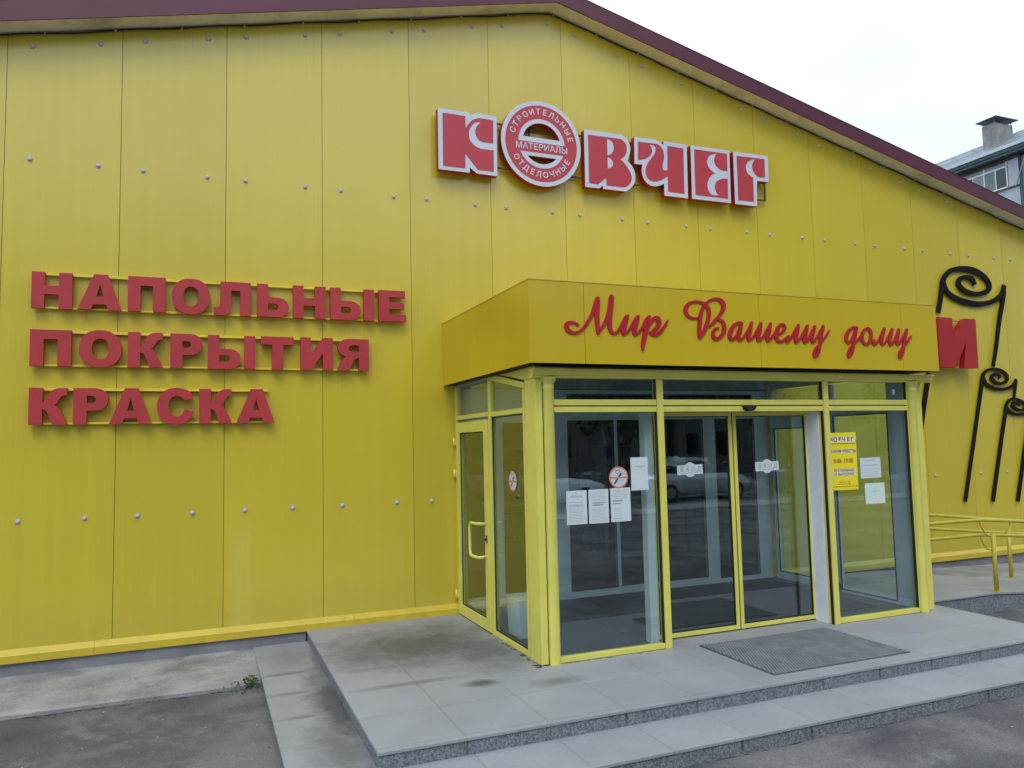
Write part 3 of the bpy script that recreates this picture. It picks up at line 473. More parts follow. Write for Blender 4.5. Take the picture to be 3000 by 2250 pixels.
# bolt caps (shared mesh)
b=MB(); rings=[(0.022,0.0),(.022,-.007),(.017,-.016),(.007,-.020)]
vs=[];ns=10
for r_,y in rings: vs+=[(r_*math.cos(2*math.pi*i/ns),y,r_*math.sin(2*math.pi*i/ns)) for i in range(ns)]
vs.append((0,-.021,0)); fs=[(r*ns+i,r*ns+(i+1)%ns,(r+1)*ns+(i+1)%ns,(r+1)*ns+i) for r in range(3) for i in range(ns)]+[(3*ns+i,3*ns+(i+1)%ns,4*ns) for i in range(ns)]
b.add(vs,fs,0,True); b.add([(.027*math.cos(i),-.001,.027*math.sin(i)) for i in [2*math.pi*j/12 for j in range(12)]],[tuple(range(12))])
proto=b.build('bolt',M['bolt'],loc=(0,0,0)); first=True
def bolt(x,z):
    global first
    o=proto if first else proto.copy()
    if not first: C.objects.link(o)
    first=False; o.parent=st; o.location=Vector((x,-.0005,z))-st.location
for kx in range(0,15):
    for dx in (.75,1.35):
        x=kx+dx-0.0+random.uniform(-.012,.012)
        if x>15: continue
        bolt(x,4.765+random.uniform(-.006,.006))
        if x<13.5: bolt(x,gz(x)-(.148 if abs(x-AX)>.2 else .155)+random.uniform(-.012,.012))
for x in (.74,1.29,1.75,2.25,2.75,3.23,3.75,4.35,4.75,12.70,13.69,14.29): bolt(x,1.275)
# wavy cable clipped under the soffit
c=MB(); pts=[]
x=-1.5
while x<15.2:
    s=math.sin(x*2.3)*.35+math.sin(x*5.1+1)*.3+math.sin(x*.9)*.35
    pts.append((x,-.014,gz(x)-.012-.012*abs(s)-.006*math.sin(x*7))); x+=.11
c.tube(pts,.0085,6)
cable=c.build('cable',M['cable'],st)
cl=MB()
x=-1.0
while x<15: z=gz(x)-.02; cl.box(x-.008,x+.008,-.03,-.001,z-.012,z+.012); x+=.62
cl.build('clip',M['bolt'],cable)

# ============================================================ VESTIBULE
vb=thing('entrance_vestibule',(7.35,-1.2,0),'glazed entrance porch with pale yellow frames under a yellow box canopy','porch')
X0,X1,YF=5.05,9.66,-2.325
# canopy box
cn=MB(); CX0,CX1,CY,CZ0,CZ1=4.909,9.751,-2.534,2.583,3.300
edges=[CX0,5.437,7.352,9.226,CX1]
for a0,a1 in zip(edges,edges[1:]): cn.box(a0+(.002 if a0!=CX0 else 0),a1-(.002 if a1!=CX1 else 0),CY,CY+.006,CZ0,CZ1)
for y0,y1 in ((CY+.0065,-1.197),(-1.193,-.002)): cn.box(CX0,CX0+.006,y0,y1,CZ0,CZ1); cn.box(CX1-.006,CX1,y0,y1,CZ0,CZ1)
cn.build('canopy',M['canopy'],vb)
cr_=MB(); cr_.box(CX0+.007,CX1-.007,CY+.008,-.003,CZ0+.006,CZ1-.01); cr_.build('canopy_core',M['gap'],vb)  # near-black underside paints the shadow band between canopy and cornice
fl=MB(); fl.box(CX0-.004,CX1+.004,CY-.004,-.003,CZ1+.001,CZ1+.010); fl.build('canopy_flashing',M['trim'],vb)
def bars(lst,name,mt,parent=vb,bev=.003):
    for q in lst:
        m=MB(); m.box(*q); o=m.build(name,mt,parent,bevel=bev)
    return o
# front frame members
fr=[]
for a0,a1 in ((5.222,6.282),(6.352,8.298),(8.368,9.487)):
    fr+=[(a0,a1,YF,YF+.06,2.229,2.283),(a0,a1,YF+.001,YF+.06,2.168,2.218)]
fr+=[(5.222,6.282,YF,YF+.06,.0,.048),(8.368,9.487,YF,YF+.06,.0,.048)]
fr+=[(5.15,9.58,YF+.001,YF+.06,2.474,2.50)]
bars(fr,'front_rail',M['frame'])
bars([(5.222,9.487,YF+.012,YF+.05,2.217,2.230)],'rail_gasket',M['rubber'],bev=0)
bars([(6.284,6.350,YF-.012,YF+.07,0,2.474)],'mullion',M['frame']); bars([(8.300,8.366,YF-.012,YF+.07,0,2.474)],'mullion',M['frame'])
# side posts of panes, black gaskets
bars([(5.206,5.221,YF+.004,YF+.03,.0,2.474),(6.271,6.283,YF+.004,YF+.03,.05,2.474),(8.286,8.299,YF+.004,YF+.03,.0,2.474),(9.472,9.486,YF+.004,YF+.03,.05,2.474),(8.367,8.374,YF+.01,YF+.03,.05,2.474),(6.351,6.358,YF+.01,YF+.05,2.284,2.474)],'gasket',M['rubber'],bev=0)
# half-round columns with capitals
for cx,nm in ((5.170,0),(9.560,1)):
    c=MB(); P=[]; prof=[(.051,0),(.051,2.375),(.055,2.382),(.055,2.396),(.051,2.402),(.052,2.425),(.062,2.44),(.072,2.447),(.072,2.476)]
    n=16; vs=[]
    for r_,z in prof: vs+=[(cx+r_*math.cos(a),YF+.01-r_*math.sin(a),z) for a in [math.pi*2*i/n for i in range(n)]]
    c.add(vs,[(r*n+i,r*n+(i+1)%n,(r+1)*n+(i+1)%n,(r+1)*n+i) for r in range(len(prof)-1) for i in range(n)],0,True)
    c.build('column',M['frame'],vb)
bars([(5.1205,5.221,YF+.012,YF+.075,0,2.474)],'column_plate',M['frame']); bars([(9.489,9.655,YF+.012,YF+.06,0,2.474)],'column_plate',M['frame']); bars([(9.60,9.645,-2.262,-2.052,0,2.5)],'jamb_board',M['innerframe'],bev=0)
# corner post left (box clad), thin dark joints around it
bars([(5.046,5.110,-2.318,-2.070,0,2.474)],'corner_post',M['frame']); bars([(5.1095,5.120,-2.306,-2.26,.0,2.474)],'joint_strip',M['rubber'],bev=0)
q=MB(); q.prism([[(-2.318,2.476),(-2.07,2.476),(-1.45,2.5795),(-2.318,2.5795)]],5.046,5.10,axis='x'); q.build('side_cladding',M['frame'],vb)
bars([(9.665,9.76,-2.28,-2.06,0,2.49)],'corner_post',M['frame'])
# cornice (stepped gutter profile) with a return at the left
co=MB(); pf=[(YF+.03,2.476),(YF-.030,2.476),(YF-.034,2.490),(YF-.055,2.498),(YF-.060,2.530),(YF-.085,2.540),(YF-.085,2.554),(YF+.03,2.554)]
co.prism([pf],5.30,9.45,axis='x')
pf2=[(y-(.004 if y<YF else 0),z+(0.002 if z>2.5 else -.002)) for y,z in pf]
co.prism([pf2],5.00,5.299,axis='x'); co.prism([pf2],9.451,9.82,axis='x')
co.build('cornice',M['frame'],vb)
# glass panes front
def pane(x0,x1,y,z0,z1,parent=vb,name='glass_pane',m='glass'):
    p=MB(); p.box(x0,x1,y,y+.006,z0,z1); return p.build(name,M[m],parent)
for a0,a1 in ((5.221,6.272),(6.353,8.298),(8.375,9.471)): pane(a0,a1,YF+.03,2.283,2.474)
pane(5.221,6.272,YF+.03,.048,2.168); pane(8.375,9.473,YF+.03,.048,2.168)
# side wall x=5.05 : door and fixed light
def sframe(x,sgn,name):
    return [(x,x+sgn*.055) if sgn>0 else (x-.055,x)][0]
def ybars(lst,name,mt,parent=vb,bev=.003):
    m=MB()
    for (a,b,y0,y1,z0,z1) in lst: m.box(min(a,b),max(a,b),y0,y1,z0,z1)
    return m.build(name,mt,parent,bevel=bev)
sx=5.05
ybars([(sx,sx+.055,-.038,-.0,0,2.58),(sx,sx+.055,-2.05,-2.005,0,2.400),(sx,sx+.055,-1.168,-1.09,0,2.56),
       (sx+.001,sx+.055,-1.09,-.038,2.185,2.232),(sx+.001,sx+.055,-2.005,-1.168,2.178,2.226),(sx+.001,sx+.055,-2.005,-1.168,0,.05)],'side_frame',M['frame'])
q=MB(); q.prism([[(-2.05,2.401),(-1.10,2.562),(-1.10,2.581),(-1.35,2.581),(-2.05,2.456)]],sx,sx+.055,axis='x'); q.build('raked_head',M['frame'],vb,bevel=.003)
q=MB(); q.prism([[(-2.069,2.452),(-2.069,2.468),(-1.40,2.581),(-1.34,2.581)]],sx+.004,sx+.04,axis='x'); q.build('joint_strip',M['rubber'],vb)
ybars([(sx+.01,sx+.05,-2.069,-2.051,0,2.46)],'side_gasket',M['rubber'],bev=0)
def xpane(x,y0,y1,z0,z1,parent=vb,m='glass',name='glass_pane'):
    p=MB(); p.box(x,x+.006,y0,y1,z0,z1); return p.build(name,M[m],parent)
xpane(sx+.028,-1.09,-.038,2.232,2.575)
q=MB(); q.prism([[(-2.005,2.226),(-1.168,2.226),(-1.168,2.553),(-2.005,2.411)]],sx+.028,sx+.034,axis='x'); q.build('glass_pane',M['glass'],vb); xpane(sx+.028,-2.005,-1.168,.05,2.178)
def gasket_rect_x(x,y0,y1,z0,z1,w=.009):
    return [(x,x+.012,y0,y0+w,z0,z1),(x,x+.012,y1-w,y1,z0,z1),(x,x+.012,y0+w,y1-w,z0,z0+w),(x,x+.012,y0+w,y1-w,z1-w,z1)]
ybars(gasket_rect_x(sx+.012,-1.998,-1.174,.056,2.172),'pane_gasket',M['rubber'],bev=0)
# side door
dr=ybars([(sx-.012,sx+.045,-1.082,-.965,.012,2.155),(sx-.012,sx+.045,-.165,-.045,.012,2.155),(sx-.012,sx+.045,-.965,-.165,2.035,2.155),(sx-.012,sx+.045,-.965,-.165,.012,.125)],'side_door',M['frame'])
xpane(sx+.02,-.965,-.165,.125,2.035,dr)
ybars(gasket_rect_x(sx+.0,-.965,-.165,.125,2.035),'door_gasket',M['rubber'],dr,0)
h=MB(); h.tube([(sx-.012,-.995,1.085),(sx-.075,-.995,1.09),(sx-.10,-.975,1.09),(sx-.105,-.80,1.09),(sx-.105,-.77,1.075),(sx-.105,-.76,1.04),(sx-.105,-.76,.80),(sx-.105,-.77,.765),(sx-.105,-.80,.75),(sx-.10,-.975,.75),(sx-.075,-.995,.75),(sx-.012,-.995,.755)],.016,10)
h.build('handle',M['frame'],dr)
lk=MB(); lk.tube([(sx-.014,-1.02,.93),(sx-.03,-1.02,.93)],.014,10); lk.box(sx-.016,sx-.0125,-1.035,-1.005,.89,.97); lk.build('lock',M['rubber'],dr)
for z in (1.93,1.57,.215):
    hg=MB(); hg.tube([(sx-.03,-.03,z-.05),(sx-.03,-.03,z+.05)],.013,10); hg.box(sx-.02,sx-.002,-.06,-.004,z-.035,z+.035); hg.build('hinge',M['frame'],dr)
# right side wall x=9.6
rx=9.60
ybars([(rx,rx+.05,-.06,0,0,2.55),(rx,rx+.05,-2.05,-1.95,0,2.55),(rx,rx+.05,-1.13,-.66,0,.10),(rx,rx+.05,-1.13,-1.0,0,2.55),(rx+.001,rx+.05,-1.0,-.06,2.03,2.19),(rx+.001,rx+.05,-1.95,-1.13,2.16,2.22),(rx+.001,rx+.05,-1.95,-1.13,0,.035),(rx+.001,rx+.05,-.66,-.06,0,.10)],'side_frame',M['innerframe'])
xpane(rx+.028,-1.0,-.06,.10,2.03); xpane(rx+.028,-1.95,-1.13,.035,2.16); xpane(rx+.028,-1.95,-.06,2.22,2.55)
ybars(gasket_rect_x(rx-.002,-1.95,-1.13,.035,2.16,.014)+gasket_rect_x(rx-.002,-1.0,-.06,.10,2.03,.014),'pane_gasket',M['rubber'],bev=0)
# sliding doors, set back
YD=-2.085
def slide(x0,x1,lx,rx_):
    d=MB()
    for q in ((x0,x0+lx,YD,YD+.04,.012,2.165),(x1-rx_,x1,YD,YD+.04,.012,2.165),(x0+lx,x1-rx_,YD+.001,YD+.04,.012,.055),(x0+lx,x1-rx_,YD+.001,YD+.04,2.132,2.165)): d.box(*q)
    o=d.build('sliding_door',M['frame'],vb,bevel=.003)
    pane(x0+lx,x1-rx_,YD+.018,.055,2.132,o)
    gk=MB(); w_=.008
    for q in ((x0+lx,x0+lx+w_,YD+.006,YD+.03,.055,2.132),(x1-rx_-w_,x1-rx_,YD+.006,YD+.03,.055,2.132),(x0+lx+w_,x1-rx_-w_,YD+.006,YD+.03,.055,.063),(x0+lx+w_,x1-rx_-w_,YD+.006,YD+.03,2.124,2.132)): gk.box(*q)
    gk.build('door_gasket',M['rubber'],o)
    return o
slide(6.352,7.318,.030,.042)
bars([(6.262,6.345,-2.12,-2.03,0,2.168)],'jamb_board',M['innerframe'],bev=0); slide(7.332,8.300,.040,.034)
bars([(7.3185,7.3315,YD+.01,YD+.03,.012,2.165)],'door_seal',M['rubber'],bev=0)
bars([(8.312,8.352,YD-.02,YF+.071,0,2.168)],'jamb_board',M['board'],bev=0)
m_=MB(); m_.box(8.283,8.3115,YD-.0,YF+.071,0,2.168); m_.build('jamb_board',M['board'],vb)
bars([(6.352,8.283,YF+.072,YD-.002,2.17,2.22)],'door_header',M['frame'],bev=0)
# motion sensor
sn=MB(); n=14; cx,cz=7.332,2.222; pr_=[(cx+.068*math.cos(math.pi+math.pi*i/n),cz+.055*math.sin(math.pi+math.pi*i/n)) for i in range(n+1)]
sn.prism([pr_],YF-.055,YF-.001); sn.build('motion_sensor',M['rubber'],vb,bevel=.012)
# inner: floor, ceiling, back glazing
bars([(5.06,9.60,-2.04,.30,-.02,.006),(5.06,6.30,-2.32,-2.0405,-.02,.006),(8.353,9.60,-2.32,-2.0405,-.02,.006)],'floor',M['vfloor'],bev=0)
ip=MB(); ip.box(5.06,9.6,-2.26,.19,2.56,2.62); ip.build('ceiling',M['innerceil'],vb)
ib=[]
for a0,a1,z0,z1 in ((5.06,5.18,0,2.55),(5.53,5.65,0,2.55),(6.34,6.51,0,2.55),(7.16,7.212,0,2.2),(8.515,8.63,0,2.2),(8.632,8.71,0,2.17),(9.36,9.59,0,2.55)): ib.append((a0,a1,.05,.10,z0,z1))
ib+=[(5.18,5.53,.051,.10,0,.13),(5.65,6.34,.051,.10,.07,.14),(5.65,6.34,.051,.10,0,.07),(6.51,7.16,.051,.10,0,.09),(7.212,8.515,.051,.10,0,.10),(8.71,9.36,.051,.10,0,.07),(5.18,6.34,.051,.10,2.15,2.55),(6.51,9.36,.051,.10,2.17,2.32),(6.51,9.36,.051,.10,2.50,2.55)]
m=MB()
for q in ib: m.box(*q)
m.build('inner_frame',M['innerframe'],vb)
for a0,a1,z0 in ((5.18,5.53,.13),(5.65,6.34,.14),(6.51,7.16,.09),(7.212,8.515,.10),(8.71,9.36,.07)): pane(a0,a1,.075,z0,2.17,vb,'inner_pane','darkglass')
pane(6.51,9.36,.075,2.32,2.50,vb,'inner_pane','darkglass')
gk=[]
for a0,a1,z0,z1 in ((6.51,7.16,.09,2.17),(7.212,8.515,.10,2.17),(8.71,9.36,.07,2.17)):
    gk+=[(a0,a0+.012,.045,.052,z0,z1),(a1-.012,a1,.045,.052,z0,z1),(a0+.012,a1-.012,.045,.052,z0,z0+.01),(a0+.012,a1-.012,.045,.052,z1-.012,z1)]
bars(gk,'inner_gasket',M['rubber'],bev=0)
# dark shop interior behind the glazing (part of the store)
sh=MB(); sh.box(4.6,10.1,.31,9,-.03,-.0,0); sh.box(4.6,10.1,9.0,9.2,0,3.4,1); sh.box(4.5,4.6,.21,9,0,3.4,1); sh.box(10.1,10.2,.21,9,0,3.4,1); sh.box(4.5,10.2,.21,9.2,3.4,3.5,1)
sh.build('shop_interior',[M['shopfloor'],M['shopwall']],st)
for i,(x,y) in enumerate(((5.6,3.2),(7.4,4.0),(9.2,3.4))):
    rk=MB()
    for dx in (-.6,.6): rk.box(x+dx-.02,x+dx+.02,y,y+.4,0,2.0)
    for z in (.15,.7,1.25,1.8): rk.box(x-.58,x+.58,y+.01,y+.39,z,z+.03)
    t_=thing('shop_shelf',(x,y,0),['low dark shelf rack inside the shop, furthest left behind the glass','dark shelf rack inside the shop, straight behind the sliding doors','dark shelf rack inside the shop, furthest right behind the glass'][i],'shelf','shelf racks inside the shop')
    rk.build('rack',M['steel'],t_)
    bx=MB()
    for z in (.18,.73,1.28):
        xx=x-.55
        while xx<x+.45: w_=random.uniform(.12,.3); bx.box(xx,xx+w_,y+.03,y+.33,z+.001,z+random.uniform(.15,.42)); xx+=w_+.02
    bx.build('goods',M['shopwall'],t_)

# carpets in the vestibule
for i,(x0,x1,y0,y1,lb) in enumerate(((6.2,9.3,-1.95,-.75,'dark carpet just inside the sliding doors'),(6.6,9.45,-.70,.02,'dark carpet before the inner doors at the back of the porch'))):
    c=MB(); c.box(x0,x1,y0,y1,.0065,.016); tag(c.build('entrance_carpet',M['carpet'],loc=((x0+x1)/2,(y0+y1)/2,0),bevel=.003),lb,'carpet','dark carpets inside the porch')
# white bin in the vestibule
bt=thing('waste_bin',(5.36,-1.30,0),'white box-shaped bin standing on the porch floor behind the side glass','bin')
q=MB(); z0,z1=.008,.37
q.add([(5.20,-1.46,z0),(5.50,-1.46,z0),(5.50,-1.16,z0),(5.20,-1.16,z0),(5.185,-1.475,z1),(5.515,-1.475,z1),(5.515,-1.145,z1),(5.185,-1.145,z1)],[(0,3,2,1),(0,1,5,4),(1,2,6,5),(2,3,7,6),(3,0,4,7)])
q.build('bin_body',M['bag'],bt,bevel=.012)
q=MB(); q.box(5.18,5.52,-1.48,-1.14,z1,z1+.02); q.build('rim',M['bag'],bt,bevel=.006)

# ============================================================ STEPS
sp=thing('entrance_steps',(6.6,-2.2,-.23),'two pale granite steps with dark speckled risers in front of the porch','steps')
LX,LXR,LY=3.378,9.95,-3.550
p=MB()
pl=[(LX-.012,-.002),(5.052,-.002),(5.052,-2.33),(6.352,-2.33),(6.352,-2.042),(8.3115,-2.042),(8.3115,-2.33),(9.66,-2.33),(9.66,-.002),(9.95,-.002),(9.95,-.87),(11.10,-.87),(11.10,-1.985),(9.955,-1.985),(9.955,LY-.012),(LX-.012,LY-.012)]
p.prism([pl],-.022,0,axis='z'); p.build('landing_paving',M['landing'],sp,bevel=.003)
p=MB(); p.box(LX,LXR-.005,LY,-.003,-.30,-.0225); p.box(9.956,11.10,-1.97,-.88,-.30,-.0225)
p.build('landing_riser',M['riser'],sp)
SXL,SY_,SZ=2.852,-4.051,-.115
p=MB(); p.prism([[(SXL-.012,-.02),(LX-.001,-.02),(LX-.001,LY-.0005),(10.45,LY-.0005),(10.45,SY_-.012),(SXL-.012,SY_-.012)]],SZ-.022,SZ,axis='z'); p.build('step_paving',M['step'],sp,bevel=.003)
p=MB(); p.box(SXL,LX-.001,SY_+.001,-.021,-.36,SZ-.0225); p.box(LX-.0015,10.44,SY_,LY-.001,-.36,SZ-.0225); p.build('step_riser',M['riserlow'],sp)

# ============================================================ RAMP
rm=thing('wheelchair_ramp',(12.5,-1.4,-.23),'pale concrete wheelchair ramp sloping away to the right beside the wall','ramp')
q=MB(); rz=lambda x:-.001-.068*(x-11.102)
xr=14.4
q.add([(11.102,-1.985,rz(11.102)),(xr,-1.985,rz(xr)),(xr,-.87,rz(xr)),(11.102,-.87,rz(11.102)),(11.102,-1.985,-.02),(xr,-1.985,rz(xr)-.02),(xr,-.87,rz(xr)-.02),(11.102,-.87,-.02)],[(0,1,2,3),(4,7,6,5),(0,4,5,1),(1,5,6,2),(2,6,7,3),(3,7,4,0)])
q.build('ramp_surface',M['ramp'],rm)
q=MB(); q.add([(11.102,-1.97,-.021),(xr,-1.97,rz(xr)-.021),(xr,-.88,rz(xr)-.021),(11.102,-.88,-.021),(11.102,-1.97,-.34),(xr,-1.97,-.34),(xr,-.88,-.34),(11.102,-.88,-.34)],[(3,2,1,0),(4,5,6,7),(0,1,5,4),(1,2,6,5),(2,3,7,6),(3,0,4,7)]); q.build('ramp_kerb',M['riser'],rm)

# handrails
def railing(y,posts,lab,xs0,flat):
    t=thing('handrail',(xs0+1.5,y,0),lab,'handrail','yellow tube handrails of the ramp')
    def zr(x,h): return h-.068*max(0,x-11.10)*(1.5 if not flat else 1.2)
    for h in (.852,.672):
        m=MB(); xs=[xs0]+[11.0,11.12,11.25,11.5,12,12.6,13.2,14.2] if xs0<11 else [xs0,11.6,12,12.6,13.2,14.2]
        m.tube([(x,y,zr(x,h)) for x in xs],.0215,12); m.build('rail',M['rail_y'],t)
    m=MB(); m.tube(crom([(xs0+.0,y,zr(xs0,.852)),(xs0-.035,y,zr(xs0,.845)),(xs0-.05,y,zr(xs0,.80)),(xs0-.05,y,zr(xs0,.72)),(xs0-.035,y,zr(xs0,.68)),(xs0,y,zr(xs0,.672))],3),.0215,12); m.build('end_bend',M['rail_y'],t)
    for x,dirn in posts:
        zb=rz(x) if x>11.102 else 0
        zt=zr(x,.70)
        m=MB(); yo=y+(.0 if flat else .0)
        m.tube([(x,y-.055,zb),(x,y-.055,zt)],.026,14); pst=m.build('post',M['rail_y'],t)
        m=MB()
        m.box(x-.045,x+.045,y-.10,y-.01,zb+.0005,zb+.008); m.build('base_plate',M['rail_y'],pst)
        for h in (.852,.672):
            z=zr(x+dirn*.12,h); m=MB()
            pts=[(x+dirn*.0,y-.05,zt-.03 if h>.8 else zt-.20),(x+dirn*.06,y-.02,(zt-.02 if h>.8 else zt-.19)),(x+dirn*.11,y-.005,z-.10),(x+dirn*.13,y,z-.05),(x+dirn*.13,y,z-.01)]
            m.tube(crom(pts,4),.0105,8); m.build('bracket',M['rail_y'],pst)
    return t
railing(-1.87,[(11.24,-1),(13.2,-1)],'yellow tube handrail along the outer edge of the ramp, nearest the camera',10.12,True)
railing(-.95,[(12.81,1)],'yellow tube handrail along the wall side of the ramp, behind the other one',11.22,False)

# ============================================================ DOORMAT
dm=thing('doormat',(7.35,-2.88,0),'grey ribbed rubber doormat lying on the landing before the sliding doors','doormat')
q=MB(); q.box(6.60,8.10,-3.39,-2.385,.001,.008); q.build('mat_base',M['rubbermat'],dm,bevel=.003)
q=MB(); 
ny=34; nx_=50
for j in range(ny):
    for i in range(nx_):
        x=6.615+(i+.5+(.5 if j%2 else 0)*1.0)*(1.47/(nx_+.5)); y=-3.378+(j+.5)*(.98/ny)
        r1,r2=.0125,.0075
        ring=[(x+r1*math.cos(a),y+r1*math.sin(a),.0078) for a in [math.pi/3*k for k in range(6)]]+[(x+r2*math.cos(a),y+r2*math.sin(a),.0145) for a in [math.pi/3*k for k in range(6)]]
        q.add(ring,[(k,(k+1)%6,6+(k+1)%6,6+k) for k in range(6)]+[(6,7,8,9,10,11)])
q.build('mat_studs',M['stud'],dm)

# ============================================================ LETTER SIGNS ON THE LEFT
G={}
G['Н']=([(0,1,0),(.32,1,0),(.32,.63,0),(.67,.63,0),(.67,1,0),(1,1,0),(1,0,0),(.67,0,0),(.67,.39,0),(.32,.39,0),(.32,0,0),(0,0,0)],[])
G['П']=([(0,1,0),(1,1,0),(1,0,0),(.67,0,0),(.67,.74,0),(.33,.74,0),(.33,0,0),(0,0,0)],[])
G['А']=([(0,0,0),(.36,1,0),(.68,1,0),(1,0,0),(.70,0,0),(.645,.155,0),(.35,.155,0),(.29,0,0)],[[(.42,.37,0),(.585,.37,0),(.50,.72,0)]])
def ell(cx,cy,rx,ry,p=2.25,n=32):
    o=[]
    for k in range(n):
        a=2*math.pi*k/n; c_,s2=math.cos(a),math.sin(a)
        o.append((cx+rx*math.copysign(abs(c_)**(2/p),c_),cy+ry*math.copysign(abs(s2)**(2/p),s2),0))
    return o
G['О']=(ell(.5,.5,.5,.5),[ell(.5,.5,.20,.275)])
G['Л']=([(.17,1,0),(1,1,0),(1,0,0),(.71,0,0),(.71,.74,0),(.47,.74,0),(.465,.35,1),(.44,.12,1),(.36,.03,1),(.22,0,1),(0,0,0),(0,.225,0),(.09,.225,1),(.15,.27,1),(.17,.38,0)],[])
SOFT=lambda s:([(0,1,0),(.34*s,1,0),(.34*s,.60,0),(.64*s,.60,0),(.82*s,.56,1),(.95*s,.45,1),(1*s,.30,1),(.95*s,.14,1),(.82*s,.03,1),(.62*s,0,0),(0,0,0)],[[(.34*s,.20,0),(.34*s,.41,0),(.55*s,.41,0),(.63*s,.38,1),(.66*s,.31,1),(.63*s,.23,1),(.55*s,.20,0)]])
G['Ь']=SOFT(1)
G['Е']=([(0,1,0),(.97,1,0),(.97,.78,0),(.39,.78,0),(.39,.61,0),(.93,.61,0),(.93,.40,0),(.39,.40,0),(.39,.22,0),(1,.22,0),(1,0,0),(0,0,0)],[])
G['К']=([(0,1,0),(.35,1,0),(.35,.60,0),(.43,.66,1),(.50,.80,1),(.58,.92,1),(.74,.99,1),(.98,1,0),(.98,.80,0),(.86,.78,1),(.79,.70,1),(.72,.58,1),(.65,.54,0),(.76,.45,1),(.88,.26,1),(1,0,0),(.62,0,0),(.52,.24,1),(.45,.38,1),(.35,.42,0),(.35,0,0),(0,0,0)],[])
G['Р']=([(0,1,0),(.62,1,0),(.82,.96,1),(.95,.86,1),(1,.70,1),(.95,.53,1),(.82,.42,1),(.60,.38,0),(.38,.38,0),(.38,0,0),(0,0,0)],[[(.38,.585,0),(.38,.79,0),(.52,.79,0),(.61,.76,1),(.64,.69,1),(.61,.61,1),(.52,.585,0)]])
G['Т']=([(0,1,0),(1,1,0),(1,.76,0),(.67,.76,0),(.67,0,0),(.34,0,0),(.34,.76,0),(0,.76,0)],[])
G['И']=([(0,1,0),(.31,1,0),(.31,.49,0),(.69,1,0),(1,1,0),(1,0,0),(.69,0,0),(.69,.53,0),(.34,0,0),(0,0,0)],[])
G['Я']=([(1,1,0),(.40,1,0),(.20,.97,1),(.07,.88,1),(.02,.72,1),(.08,.55,1),(.26,.44,0),(.16,.33,1),(.09,.18,1),(0,0,0),(.36,0,0),(.50,.27,1),(.57,.37,1),(.68,.405,0),(.68,0,0),(1,0,0)],[[(.68,.80,0),(.68,.60,0),(.48,.60,0),(.39,.63,1),(.36,.70,1),(.39,.77,1),(.48,.80,0)]])
G['С']=([(.985,.71,0),(.93,.84,1),(.80,.95,1),(.52,1,1),(.27,.95,1),(.08,.78,1),(0,.50,1),(.07,.22,1),(.24,.05,1),(.50,0,1),(.78,.05,1),(.93,.18,1),(1,.35,0),(.75,.415,0),(.69,.29,1),(.62,.235,1),(.52,.22,1),(.38,.29,1),(.32,.41,1),(.31,.52,1),(.34,.65,1),(.41,.74,1),(.52,.78,1),(.65,.75,1),(.735,.655,0)],[])
def glyph(ch,x0,x1,z0,z1):
    def mp(lp): return [(x0+a*(x1-x0),z0+b*(z1-z0)) for a,b in smooth_loop(lp)]
    o,h=G[ch]; return [mp(o)]+[mp(q) for q in h]
rows=[('НАПОЛЬНЫЕ',3.293,3.644,[(.816,1.156),(1.204,1.586),(1.64,1.978),(2.037,2.398),(2.435,2.794),(2.857,3.181),(3.224,3.566),(3.616,4.094),(4.147,4.457)],'red block lettering reading НАПОЛЬНЫЕ, the top line on the left wall'),
('ПОКРЫТИЯ',2.735,3.084,[(.816,1.158),(1.223,1.593),(1.647,1.963),(2.03,2.327),(2.38,2.841),(2.898,3.229),(3.301,3.64),(3.688,4.032)],'red block lettering reading ПОКРЫТИЯ, the middle line on the left wall'),
('КРАСКА',2.176,2.526,[(.819,1.14),(1.187,1.487),(1.494,1.869),(1.914,2.255),(2.304,2.617),(2.662,3.038)],'red block lettering reading КРАСКА, the bottom line on the left wall')]
for word,z0,z1,bx,lab in rows:
    t=thing('word_sign',((bx[0][0]+bx[-1][1])/2,0,z0),lab,'sign','red word signs on the left wall')
    for ch,(x0,x1) in zip(word,bx):
        m=MB(); dz=random.uniform(-.003,.003); yf=-.1+random.uniform(-.002,.002)
        e=.008 if ch in 'ОС' else 0
        if ch=='Ы':
            wd=x1-x0; m.prism(glyph('Ь',x0,x0+wd*.695,z0+dz,z1+dz),yf,-.045); m.prism([rect(x0+wd*.765,x1,z0+dz,z1+dz)],yf,-.045)
        else: m.prism(glyph(ch,x0,x1,z0+dz-e,z1+dz+e),yf,-.045)
        m.build('letter',M['red'],t)
    for za,zb in ((z1-.022,z1+.002),(z0+.004,z0+.022)):
        m=MB(); m.box(bx[0][0]+.05,bx[-1][1]-.06,-.043,-.012,za,zb); m.build('rail',M['railsign'],t)
    m=MB()
    x=bx[0][0]+.3
    while x<bx[-1][1]-.1: m.box(x-.01,x+.01,-.012,-.0005,z1-.020,z1); m.box(x-.01,x+.01,-.012,-.0005,z0+.006,z0+.02); x+=.8
    m.build('bracket',M['trim'],t)
